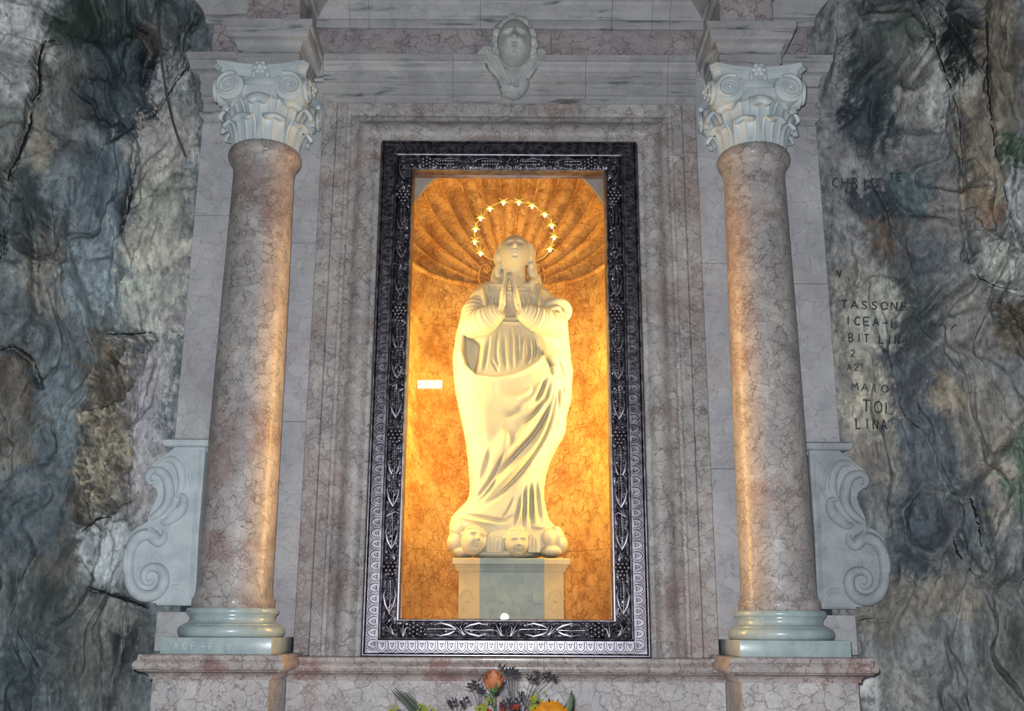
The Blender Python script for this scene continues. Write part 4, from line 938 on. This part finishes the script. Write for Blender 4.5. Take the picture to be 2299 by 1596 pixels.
th = np.linspace(0, 2*PI, nt, endpoint=False)
PTS = []
for py in rows:
    l = W(XL(py), py, YC0); r = W(XR(py), py, YC0); z = (l[2]+r[2])/2
    cx_, hw = (l[0]+r[0])/2, (r[0]-l[0])/2; c, s_ = np.cos(th), np.sin(th)
    ex = 2/2.35
    x = cx_+hw*np.sign(c)*np.abs(c)**ex; dpt = np.where(s_ > 0, DF(py), .145); y = YC0-dpt*np.sign(s_)*np.abs(s_)**ex
    PTS.append(np.stack([x, y, np.full(nt, z)], -1))
PTS = np.array(PTS); qx, qy = Pj(PTS.reshape(-1, 3)); qx = qx.reshape(PTS.shape[:2]); qy = qy.reshape(PTS.shape[:2])
wgt = np.clip(np.sin(th)*2.2, 0, 1)[None]*np.ones_like(qx)
dsp = np.zeros_like(qx)
dress = [(1098,640),(1199,640),(1206,690),(1207,748),(1219,768),(1223,790),(1206,810),(1180,826),(1150,837),(1110,844),(1070,840),(1046,818),(1038,788),(1042,740),(1085,700),(1094,680)]
sd = inpoly(qx, qy, dress); dsp -= .045*ss(-2, 4, sd)
dsp -= .065*ss(-1, 8, inpoly(qx, qy, [(1041,742),(1072,756),(1082,764),(1077,800),(1067,838),(1049,820),(1040,790)]))
dsp += .018*np.exp(-((sd+5)/5)**2)*ss(700, 790, qy)
ind = ss(-2, 3, sd); out = 1-ind
def fold(pts, w, d, mask=1.0):
    """fold fading out towards both ends of its line"""
    global dsp
    P = [tuple(p) for p in spline(pts, 5)]; n = len(P)-1; best = np.full(qx.shape, 1e9); tt = np.zeros(qx.shape)
    for i, ((ax, ay), (bx, by)) in enumerate(zip(P[:-1], P[1:])):
        L = (bx-ax)**2+(by-ay)**2+1e-9; t = np.clip(((qx-ax)*(bx-ax)+(qy-ay)*(by-ay))/L, 0, 1)
        q = np.hypot(qx-ax-t*(bx-ax), qy-ay-t*(by-ay)); k = q < best; best = np.where(k, q, best); tt = np.where(k, (i+t)/n, tt)
    tp = ss(0, .28, tt)*(1-ss(.55, 1.0, tt)); ww = w*(.55+.75*tt)
    dsp = dsp+1.5*d*np.exp(-(best/ww)**2)*tp*mask
for pts in ([(1120,722),(1113,788),(1122,835)],[(1131,742),(1132,790),(1139,833)],[(1101,800),(1120,833)],[(1147,720),(1147,788),(1152,828)],[(1162,732),(1163,825)],[(1173,745),(1169,820)],[(1184,740),(1190,788),(1181,817)],[(1196,747),(1203,778),(1195,807)],[(1100,740),(1092,790),(1086,838)],[(1083,760),(1071,833)],[(1209,770),(1211,800)]):
    fold(pts, 2.6, -.020, ind)
    fold([(x+5, y) for x, y in pts], 3.0, .010, ind)
for pts in ([(1166,650),(1172,684)],[(1178,650),(1187,690)],[(1190,652),(1200,690)],[(1108,656),(1104,690)],[(1118,652),(1118,680)],[(1140,660),(1141,700)],[(1154,690),(1156,704)]): fold(pts, 2.4, -.014, ind)
for pts in ([(1090,640),(1097,668),(1098,694)],[(1208,640),(1204,668),(1202,694)]): fold(pts, 4.5, -.035)
for pts in ([(1083,641),(1086,668),(1090,690)],[(1214,643),(1212,668),(1210,690)]): fold(pts, 4, .014)
fold([(1102,645),(1150,650),(1199,646)], 2.2, .006); fold([(1120,706),(1150,709),(1184,706)], 2.2, .010); fold([(1120,716),(1150,719),(1184,716)], 2.2, .010)
# mantle: swags gathered at the hip and falling across the legs
for pts, w, d in (
    ([(1228,842),(1212,880),(1190,910)], 6, -.045), ([(1238,848),(1226,890),(1196,930),(1160,956)], 5.5, -.042), ([(1244,850),(1236,905),(1205,965),(1165,1010),(1120,1060),(1088,1095)], 5, -.040),
    ([(1249,852),(1244,915),(1224,975),(1190,1030),(1150,1080),(1105,1120),(1062,1148)], 5, -.040), ([(1256,852),(1254,905),(1248,955),(1232,1000)], 4, -.030), ([(1264,850),(1266,900),(1262,950)], 4, -.022),
    ([(1102,1000),(1090,1050),(1076,1095)], 7, -.022), ([(1140,1000),(1115,1050),(1085,1100),(1062,1128)], 4, -.024), ([(1120,1068),(1095,1104),(1066,1134)], 3.5, -.024),
    ([(1185,905),(1150,925),(1110,930)], 10, -.018), ([(1200,870),(1165,890),(1120,895)], 8, .014),
    ([(1220,850),(1200,890),(1170,920)], 5, .024), ([(1232,860),(1214,920),(1170,975),(1125,1035)], 5, .024), ([(1241,870),(1232,940),(1200,1005),(1150,1060),(1095,1110)], 5, .026), ([(1253,880),(1250,940),(1232,990)], 4, .018), ([(1262,870),(1270,920)], 4, .014),
    ([(1156,1110),(1136,1148),(1112,1178)], 4, -.014), ([(1170,1110),(1163,1150),(1152,1186)], 3.6, -.018), ([(1180,1085),(1178,1140),(1172,1192)], 3.4, -.020), ([(1192,1075),(1193,1135),(1192,1194)], 3.6, -.022), ([(1204,1070),(1209,1135),(1214,1196)], 3.6, -.021), ([(1213,1070),(1223,1140),(1238,1196)], 3.4, -.018),
    ([(1174,1100),(1168,1186)], 3, .014), ([(1186,1080),(1182,1190)], 3, .016), ([(1198,1075),(1203,1192)], 3, .016), ([(1209,1075),(1226,1192)], 3, .014), ([(1222,1100),(1246,1190)], 3, .010),
    ([(1030,1152),(1080,1160),(1130,1168),(1165,1150)], 4, -.020), ([(1024,1160),(1070,1170),(1120,1178)], 4, .012),
    ([(1206,752),(1224,778),(1246,798),(1278,815)], 7, .034), ([(1212,776),(1230,806),(1250,826)], 3.4, -.030), ([(1226,796),(1236,822),(1240,850)], 3.4, -.028), ([(1250,800),(1262,830),(1270,870)], 3.4, -.018),
    ([(1092,1000),(1082,930),(1075,880)], 26, .018), ([(1140,960),(1120,1040)], 16, .020), ([(1058,700),(1036,740),(1028,800),(1034,840)], 4, .012)): fold(pts, w, d)
dsp += .0035*fbm(qx*.06, qy*.025, 3)*out
PTS[..., 1] -= dsp*wgt
# side creases of the hanging mantle
body = [tuple(p) for p in PTS.reshape(-1, 3)]; nr_ = len(rows)
bf = [(i*nt+j, i*nt+(j+1) % nt, (i+1)*nt+(j+1) % nt, (i+1)*nt+j) for i in range(nr_-1) for j in range(nt)]+[tuple(range(nt))[::-1], tuple((nr_-1)*nt+j for j in range(nt))]
pieces = [(body, bf)]
def limb(pts, rad, rings=0, seg=28, flat=1.0, ref=None, amp=.004, r0=0, r1=1):
    P = spline([W(*p) for p in pts], 14); n = len(P); rr = np.interp(np.linspace(0, 1, n), np.linspace(0, 1, len(rad)), rad)
    if rings:
        u = np.linspace(0, 1, n); m = ss(r0, r0+.1, u)*(1-ss(r1-.05, r1, u)); rr = rr+amp*(.55*np.abs(np.sin(u*rings*PI+1.3*np.sin(u*9)))**.8+.45*np.abs(np.sin(u*rings*1.9*PI+2.1*np.sin(u*6+1)))-.4)*m
    return tube([tuple(p) for p in P], list(rr), seg, flat, ref)
pieces += [limb([(1082,676,5.37),(1066,700,5.32),(1064,728,5.275)], [.050, .068, .070], 5, amp=.008),
           limb([(1062,732,5.275),(1090,718,5.20),(1110,705,5.165),(1124,695,5.14)], [.070, .068, .052, .036], 11, amp=.016, r0=.08, r1=1.0),
           limb([(1218,676,5.37),(1238,700,5.32),(1242,726,5.275)], [.050, .068, .070], 5, amp=.008),
           limb([(1246,730,5.275),(1212,718,5.20),(1184,705,5.165),(1167,695,5.14)], [.070, .068, .052, .036], 11, amp=.016, r0=.08, r1=1.0)]
pieces += [ball(W(1062, 731, 5.275), (.072, .075, .066), 28, 20), ball(W(1245, 729, 5.275), (.072, .075, .066), 28, 20)]
# rolled fold of the mantle at the right shoulder
pieces += [limb([(1218,694,5.25),(1232,682,5.22),(1250,677,5.21),(1266,682,5.22),(1275,696,5.25),(1270,711,5.28),(1256,716,5.31)], [.010, .018, .022, .024, .024, .024, .02]),
           limb([(1222,702,5.23),(1238,692,5.20),(1254,692,5.20),(1262,704,5.24)], [.005, .010, .012, .008]),
           tube([W(*p) for p in ((1264,706,5.33),(1266,760,5.36),(1270,800,5.37),(1268,860,5.37))], [.024, .028, .030, .012], 16)]
# hands: palm, four fingers and a thumb each, pressed at heel and tips
for m, cl, Yh in ((-1, [(1126,693),(1128.5,670),(1131,652),(1136.5,628),(1142,611)], 5.128), (1, [(1165,694),(1161,672),(1156,652),(1150,628),(1144.8,611)], 5.128)):
    C_ = spline([(x, y, 0) for x, y in cl], 6)
    pal = [W(p[0], p[1], Yh) for p in C_[:15]]
    pieces.append(tube(pal, list(np.interp(np.linspace(0, 1, 15), [0, .4, 1], [.034, .034, .032])), 20, .50, (1, 0, 0)))
    for f, (dy, ln) in enumerate(((-.024, .90), (-.008, 1.0), (.008, .98), (.023, .84))):
        k = [C_[i] for i in (10, 13, 16, 19, 22, 24)]
        pts = []
        for i, p in enumerate(k):
            y = k[0][1]+(p[1]-k[0][1])*ln; x = np.interp(-y, [-q[1] for q in C_], [q[0] for q in C_]); pts.append(W(x+m*.4, y, Yh+dy*(1-.35*i/5)))
        pieces.append(tube([tuple(q) for q in spline(pts, 3)], list(np.interp(np.linspace(0, 1, 16), [0, .5, .9, 1], [.0140, .0132, .0112, .0065])), 12))
    tb = [(1130,686,5.11),(1131,670,5.090),(1132.5,656,5.084),(1134,645,5.084)] if m < 0 else [(1161,686,5.11),(1158,670,5.090),(1155.5,656,5.084),(1153.5,645,5.084)]
    pieces.append(tube([tuple(q) for q in spline([W(*p) for p in tb], 4)], list(np.linspace(.014, .0075, 13)), 12))
# neck, head tipped back, long hair
pieces.append(limb([(1153,652,5.37),(1154,625,5.365),(1155,590,5.36)], [.088, .066, .062]))
hc = W(1156, 571, 5.335)
V, F = head_mesh(.081, .098, .110, up=.30); V = V+np.array(hc); pieces.append((V.tolist(), F))
pieces.append(ball((hc[0], hc[1]+.045, hc[2]+.018), (.089, .095, .105), 30, 22))
for m, base in ((-1, 1124), (1, 1190)):
    for k in range(5):
        pts = [(base-m*4+m*k*.6, 548+2*k, 5.33+.022*k), (base+m*(2+k), 574, 5.335+.02*k), (base+m*(1+1.5*k), 596, 5.34+.016*k), (base+m*(5+2.2*k), 620, 5.345+.012*k), (base+m*(6+4*k), 640, 5.33+.012*k), (base+m*(10+4*k), 652, 5.335+.01*k)]
        P = spline([W(*p) for p in pts], 8); n = len(P)
        P = [(p[0]+.006*math.sin(i*.55+k*1.3), p[1]+.004*math.cos(i*.5+k), p[2]) for i, p in enumerate(P)]
        pieces.append(tube(P, [.017+.003*math.sin(i*.9+k) for i in range(n)], 12))
# cloud bank with winged cherub heads
cl = [(1138,1210,.272,.160,.112,5.40),(1034,1190,.060,.10,.060,5.36),(1026,1218,.052,.09,.060,5.35),(1040,1238,.06,.08,.035,5.34),(1258,1224,.040,.09,.050,5.36),(1248,1204,.045,.09,.045,5.36),(1236,1238,.06,.09,.032,5.33),(1232,1208,.040,.07,.050,5.31),(1130,1244,.16,.09,.030,5.33),(1090,1188,.05,.05,.020,5.31),(1050,1182,.04,.05,.020,5.31),(1205,1184,.05,.06,.020,5.31),(1248,1190,.03,.06,.02,5.34)]
pieces += [ball(W(x, y, Y), (a, b, c), 26, 18) for x, y, a, b, c, Y in cl]
def remesh(parts, vox, it):
    me = mesh(*joinm(parts), smooth=False); o = bpy.data.objects.new('tmp', me); COL.objects.link(o)
    r = o.modifiers.new('r', 'REMESH'); r.mode = 'VOXEL'; r.voxel_size = vox; r.adaptivity = 0
    s_ = o.modifiers.new('s', 'SMOOTH'); s_.iterations = it; s_.factor = .4
    dg = bpy.context.evaluated_depsgraph_get(); m2 = bpy.data.meshes.new_from_object(o.evaluated_get(dg))
    bpy.data.objects.remove(o)
    return m2
sm = remesh(pieces, .0038, 1)
n = len(sm.vertices); co = np.empty(n*3, np.float32); sm.vertices.foreach_get('co', co); co = co.reshape(-1, 3)
co[:, 2] = np.maximum(co[:, 2], 1.985); sm.vertices.foreach_set('co', co.ravel()); sm.update()
for p in sm.polygons: p.use_smooth = True
sta = thing('madonna_statue', 'white marble statue of a praying robed woman standing on cherub heads behind the glass', 'statue', (.03, 5.40, 1.985))
put('figure', sm, M_STAT, sta)
for x, y, w, tl, rz, a2 in ((1064,1213,.066,.30,.30,-.22),(1160,1217,.064,.0,.15,.04)):
    V, F = head_mesh(w, w*1.1, w*1.18, 96, 72, True, tl, 1.25)
    ca, sa = math.cos(rz), math.sin(rz); V = np.stack([V[:, 0]*ca-V[:, 1]*sa, V[:, 0]*sa+V[:, 1]*ca, V[:, 2]], 1)
    V = np.stack([V[:, 0]*math.cos(a2)-V[:, 2]*math.sin(a2), V[:, 1], V[:, 0]*math.sin(a2)+V[:, 2]*math.cos(a2)], 1)
    ch = put('cherub_head', mesh(V+np.array(W(x, y, 5.262)), F), M_STAT, sta)
    hl = [ball(W(x-4, y-27, 5.235), (.026, .022, .013), 12, 8), ball(W(x+7, y-27, 5.235), (.018, .02, .012), 12, 8)]
    for k in range(16):
        a = random.uniform(.15, PI-.15); hl.append(ball(W(x+26*math.cos(a), y-4-26*math.sin(a), 5.262+random.uniform(-.02, .012)), (.015, .018, .012), 10, 7))
    put('curls', mesh(*joinm(hl)), M_STAT, ch)
for ol, ft in (([(1093,1241),(1090,1224),(1092,1208),(1099,1198),(1107,1196),(1113,1201),(1114,1207),(1122,1203),(1130,1206),(1134,1214),(1132,1230),(1128,1242)], [((1099,1203),(1096,1218),(1097,1238)),((1106,1201),(1103,1216),(1104,1239)),((1118,1208),(1113,1222),(1113,1240)),((1127,1209),(1124,1222),(1122,1240))]),
               ([(1184,1241),(1186,1222),(1188,1205),(1194,1197),(1202,1198),(1209,1206),(1213,1220),(1212,1241)], [((1191,1203),(1190,1220),(1191,1239)),((1198,1202),(1198,1218),(1197,1239)),((1204,1207),(1206,1220),(1205,1239))])):
    wg = put('cherub_wing', plate([(W(*p, 5.25)[0], W(*p, 5.25)[2]) for p in ol], 5.33, 5.236, .006), M_STAT, sta)
    for f in ft: put('feather', mesh(*tube([W(p[0], p[1], 5.237) for p in spline(f, 4)], [.004]+[.008]*7+[.005], 8, .7, (0, 1, 0))), M_STAT, wg)

# ---- crown of twelve stars
hal = thing('star_halo', 'gilt halo ring of twelve lit stars around the head of the statue', 'halo', W(1156, 590, 5.47))
sp = [(1079,569),(1066,543),(1067,515),(1079,490),(1100,469),(1130,455),(1165,455),(1195,463),(1223,482),(1239,507),(1244,533),(1235,560)]
HY = 5.40
ring = [(1120,588,5.44),(1098,580,5.42)]+[(x, y-3, HY) for x, y in sp]+[(1222,576,5.42),(1198,588,5.44)]
put('ring', mesh(*tube([tuple(p) for p in spline([W(*p) for p in ring], 6)], .0042, 8)), M_GOLD, hal)
for k, (x, y) in enumerate(sp):
    c = W(x, y-5, HY-.012); vs = [(c[0], HY-.022, c[2]), (c[0], HY-.004, c[2])]
    for i in range(12):
        r = .036 if i % 2 == 0 else .015; a = PI/2+i*PI/6; vs.append((c[0]+r*math.cos(a), HY-.012, c[2]+r*math.sin(a)))
    fs = [(0, 2+i, 2+(i+1) % 12) for i in range(12)]+[(1, 2+(i+1) % 12, 2+i) for i in range(12)]
    st = put('star', mesh(vs, fs, smooth=False), M_GOLD, hal)
    b = W(x, y+2, HY-.03); put('bulb', mesh(*ball(b, (.0078, .0078, .010), 12, 10)), M_BULB, st)

# ================================================================== altar table, vase and flowers
alt = thing('altar_table', 'pale stone altar block with a slab top standing below the ledge', 'altar', (0, 4.25, 0))
put('block', box(-.95, .95, 3.92, 4.44, 0, .93, .01), M_DADO, alt)
put('mensa', box(-1.02, 1.02, 3.86, 4.46, .93, .99, .012), M_LEDGE, alt)
VX, VY = -.01, 4.17
M_VASE = flat('white_glazed_ceramic', (.7, .7, .68), .2)
va = [(.05, .99), (.062, .995), (.085, 1.03), (.095, 1.08), (.085, 1.14), (.068, 1.18), (.075, 1.21), (.070, 1.212), (.062, 1.18), (.078, 1.14), (.086, 1.08), (.05, 1.01), (.0001, 1.008)]
tag(put('flower_vase', mesh(*lathed(va, (VX, VY), 40)), M_VASE), 'white ceramic vase holding the bouquet on the altar', 'vase')
M_STEM = flat('green_stem', (.07, .15, .05), .5); M_LEAF = flat('dark_green_leaf', (.035, .085, .02), .45); M_DRY = flat('dark_dried_sprig', (.040, .036, .052), .8)
M_ROSE = flat('orange_rose_petal', (.62, .20, .085), .55, 0, .35, 25); M_ROSEY = flat('yellow_green_petal_base', (.46, .30, .06), .55)
M_GERB = flat('orange_yellow_petal', (.72, .27, .01), .5, 0, .3, 30); M_YG = flat('yellow_green_floret', (.30, .34, .03), .6); M_SEP = flat('black_green_sepal', (.015, .02, .012), .6); M_REDB = flat('red_berry', (.35, .04, .02), .4)
def Q(px, py, Y=4.15): return W(px, py, Y)
def stem(pts, r): 
    P = [W(*p) if len(p) == 3 else Q(*p) for p in pts]; end = (VX+random.uniform(-.03, .03), VY+random.uniform(-.03, .03), 1.10)
    return tube([tuple(p) for p in spline(P+[end], 6)], r, 6)
# rose
rs = thing('rose', 'single orange rosebud on a green stem rising above the bouquet', 'flower', Q(1108, 1596))
put('stem', mesh(*stem([(1108,1548),(1109,1572),(1110,1596)], .0032)), M_STEM, rs)
rc = np.array(Q(1108, 1552)); sc = .00178
def petal(a, w, h, r0, r1, op, lift=0.0, nu=9, nv=9):
    vs = []
    for i in range(nv):
        v = i/(nv-1); r = r0*math.sin(min(v*1.7, 1)*PI/2)+(r1-r0)*v**2; ww = w*(math.sin(v**.6*PI*.84)+.18)
        for j in range(nu):
            u = -1+2*j/(nu-1); ang = a+u*ww; rr = r*(1+.05*u*u*op)
            vs.append((rr*math.cos(ang), rr*math.sin(ang), lift+h*v-(h*.13*u*u*v)-(op*.10*h*max(0, v-.85)*6)))
    fs = [(i*nu+j, i*nu+j+1, (i+1)*nu+j+1, (i+1)*nu+j) for i in range(nv-1) for j in range(nu-1)]
    return vs, fs
for k in range(9):
    lay = k//3; a = k*2.1+.4
    d = petal(a, 1.05-.1*lay, (.080, .074, .058)[lay], (.022, .027, .031)[lay], (.017, .027, .040)[lay], (.2, .6, 1.6)[lay])
    put('petal', mesh([tuple(np.array(v)+rc) for v in d[0]], d[1]), M_ROSE, rs)
put('bud_core', mesh(*ball(tuple(rc+np.array((0, 0, .042))), (.019, .019, .040), 14, 10)), M_ROSE, rs)
put('calyx', mesh(*ball(tuple(rc+np.array((0, 0, .006))), (.018, .018, .014), 14, 10)), M_STEM, rs)
for k in range(5):
    a = k*2*PI/5; d = tube([tuple(rc+np.array((.012*math.cos(a), .012*math.sin(a), .0))), tuple(rc+np.array((.030*math.cos(a), .030*math.sin(a), .018))), tuple(rc+np.array((.036*math.cos(a), .036*math.sin(a), .040)))], [.005, .006, .001], 6, .4, (math.cos(a), math.sin(a), 0))
    put('sepal', mesh(*d), M_ROSEY if k % 2 else M_STEM, rs)
put('leaf', mesh(*tube([Q(1105, 1580), Q(1096, 1562), Q(1084, 1558)], [.003, .010, .001], 8, .25, (0, 1, 0))), M_LEAF, rs)
# orange daisy seen at the lower edge
ge = thing('orange_daisy', 'large orange yellow daisy with dark spiky sepals behind its petals', 'flower', Q(1236, 1640))
gc = np.array(Q(1236, 1618, 4.12))
put('stem', mesh(*stem([(1236,1625,4.14),(1220,1670,4.15)], .004)), M_STEM, ge)
tl = .55
def tilt(x, y, z): return (x, y*math.cos(tl)-z*math.sin(tl), y*math.sin(tl)+z*math.cos(tl))
# disc axis towards the viewer and up
def disc(r, a, out): # r radius, a angle in face, out along the axis
    x = r*math.cos(a); z = r*math.sin(a); ax = Vector((0, -math.cos(.5), math.sin(.5))); upv = Vector((0, math.sin(.5), math.cos(.5)))
    return tuple(Vector(gc)+Vector((1, 0, 0))*x+upv*z+ax*out)
for k in range(22):
    a = k*2*PI/22+.05; L = .080*random.uniform(.94, 1.05); w = .0115; vs = []
    for i, t_ in enumerate(np.linspace(.18, 1, 7)):
        for u in (-1, 0, 1):
            ww = w*math.sin(.35+t_*2.2); rr = L*t_-(.006*abs(u) if i == 6 else 0); vs.append(disc(math.hypot(rr, u*ww), a+math.atan2(u*ww, rr), .010*math.sin(t_*2.6)+.003*(u == 0)+.004*(k % 2)))
    put('petal', mesh(vs, [(i*3+j, i*3+j+1, i*3+j+4, i*3+j+3) for i in range(6) for j in range(2)]), M_GERB, ge)
put('flower_centre', mesh(*joinm([ball(disc(.020*math.sqrt(k/30), k*2.4, .012), .0042, 7, 5) for k in range(30)])), flat('brown_florets', (.16, .06, .01), .8), ge)
for k in range(16):
    a = k*2*PI/16; put('sepal', mesh(*tube([disc(.03, a, -.012), disc(.070, a, -.012), disc(.094, a+.05, -.006)], [.006, .008, .001], 6, .4)), M_SEP, ge)
lf = [(1284,1548),(1288,1566),(1286,1588),(1276,1606),(1262,1620),(1250,1624),(1254,1604),(1266,1586),(1276,1570)]
lo_ = put('broad_leaf', plate([(Q(*p, 4.18)[0], Q(*p, 4.18)[2]) for p in lf], 4.186, 4.18, .002), M_LEAF); tag(lo_, 'single pointed green leaf beside the orange daisy', 'leaf')
# dried statice sprigs
def sprig(name, label, root, tips, side=0, Y=4.16):
    t = thing(name, label, 'flower', Q(*root, Y), 'dried sprigs in the bouquet')
    br = [stem([(root[0], root[1], Y), (root[0]+(VX)*0, root[1]+50, Y)], .0016)]
    for x, y in tips:
        mx, my = (root[0]*.55+x*.45), (root[1]*.45+y*.55)
        br.append(tube([tuple(p) for p in spline([W(*root, Y), W(mx, my, Y-.01), W(x, y, Y)], 5)], .0011, 5))
    put('stems', mesh(*joinm(br)), M_DRY, t)
    for x, y in tips:
        fl = []
        for k in range(9):
            a = random.uniform(-1.25, 1.25); l = random.uniform(5, 12); bx = x+random.uniform(-6, 6); by = y+random.uniform(-3, 6)
            fl.append(tube([W(bx, by, Y), W(bx+l*math.sin(a)*.6, by-l*.6*math.cos(a), Y+random.uniform(-.008, .008)), W(bx+l*math.sin(a), by-l*math.cos(a), Y+random.uniform(-.01, .01))], [.0012, .0030, .0012], 5))
        put('floret', mesh(*joinm(fl)), M_DRY, t)
sprig('dried_sprig', 'dark dried sprig left of the rosebud', (1078,1600), [(1056,1540),(1068,1534),(1076,1545),(1084,1552)])
sprig('dried_sprig', 'short dark dried sprig low beside the yellow green florets', (1030,1612), [(1008,1582),(1020,1576),(1038,1580),(1046,1572)])
sprig('dried_sprig', 'tall dark branching dried sprig between the rosebud and the daisy', (1176,1600), [(1192,1522),(1204,1528),(1222,1520),(1234,1516),(1244,1522),(1206,1514)])
sprig('dried_sprig', 'dark dried sprig tip in front of the ledge just right of the rosebud', (1150,1600), [(1128,1500),(1138,1508),(1150,1505),(1158,1512)])
sprig('dried_sprig', 'dense dark dried sprig at the foot of the thin grass stems', (1150,1630), [(1126,1582),(1140,1576),(1156,1584),(1172,1562),(1166,1574),(1148,1590),(1134,1594)])
# upright grass stems and slanting blades
gs = thing('bear_grass', 'bunch of thin upright dark grass stems behind the rosebud', 'grass', Q(1140, 1600))
for k in range(14):
    x = 1122+k*2.9+random.uniform(-.8, .8); put('stem', mesh(*stem([(x+random.uniform(4, 12), 1492+abs(k-9)*5, 4.19), (x+3, 1545, 4.19), (x, 1600, 4.18)], .0008)), M_DRY, gs)
gb = thing('lily_grass', 'sheaf of slanting green grass blades at the edge of the bouquet', 'grass', Q(930, 1600))
for k in range(12):
    x0, y0 = 880+k*3.2, 1552+k*1.2-(k % 3)*5
    put('blade', mesh(*tube([tuple(p) for p in spline([Q(x0, y0), Q(x0+28, y0+28), Q(x0+60, 1612), (VX-.05, VY, 1.14)], 5)], [.0008]+[.0021]*14+[.0015], 5, .4, (0, 1, 0))), M_LEAF if k % 2 else M_DRY, gb)
def golden(label, spots):
    t = thing('goldenrod_sprig', label, 'flower', Q(spots[0][0], spots[0][1]+30), 'yellow green sprigs in the bouquet')
    put('stem', mesh(*stem([(spots[0][0], spots[0][1]), (spots[0][0]+4, spots[0][1]+30)], .0018)), M_STEM, t)
    for x, y, n in spots: put('floret_cluster', mesh(*joinm([ball(Q(x+random.gauss(0, 6), y+random.gauss(0, 5), 4.14+random.uniform(-.01, .01)), random.uniform(.0035, .006), 7, 5) for _ in range(n)])), M_YG, t)
golden('yellow green floret sprig close to the stem of the rosebud', [(1086,1588,26),(1074,1596,16),(1096,1576,10)])
golden('yellow green floret sprig beside the orange daisy', [(1194,1590,20),(1200,1572,14),(1208,1564,8)])
golden('yellow green floret sprig above the slanting grass blades', [(952,1594,22),(966,1598,12)])
golden('tiny yellow green floret sprig at the end of the grass blades', [(880,1594,10)])
for lab, c_ in (('small red berry cluster under the thin grass stems', (1128,1590)), ('small red berry cluster close to the orange daisy', (1158,1586)), ('dull red berry cluster beside the stem of the rosebud', (1094,1598))):
    o = thing('red_berries', lab, 'berry', Q(c_[0], c_[1]+20), 'red berries in the bouquet')
    put('stem', mesh(*stem([(c_[0], c_[1], 4.13), (c_[0]+2, c_[1]+25, 4.14)], .0014)), M_STEM, o)
    put('berries', mesh(*joinm([ball(Q(c_[0]+random.gauss(0, 4), c_[1]+random.gauss(0, 4), 4.125), .005, 8, 6) for _ in range(7)])), M_REDB, o)
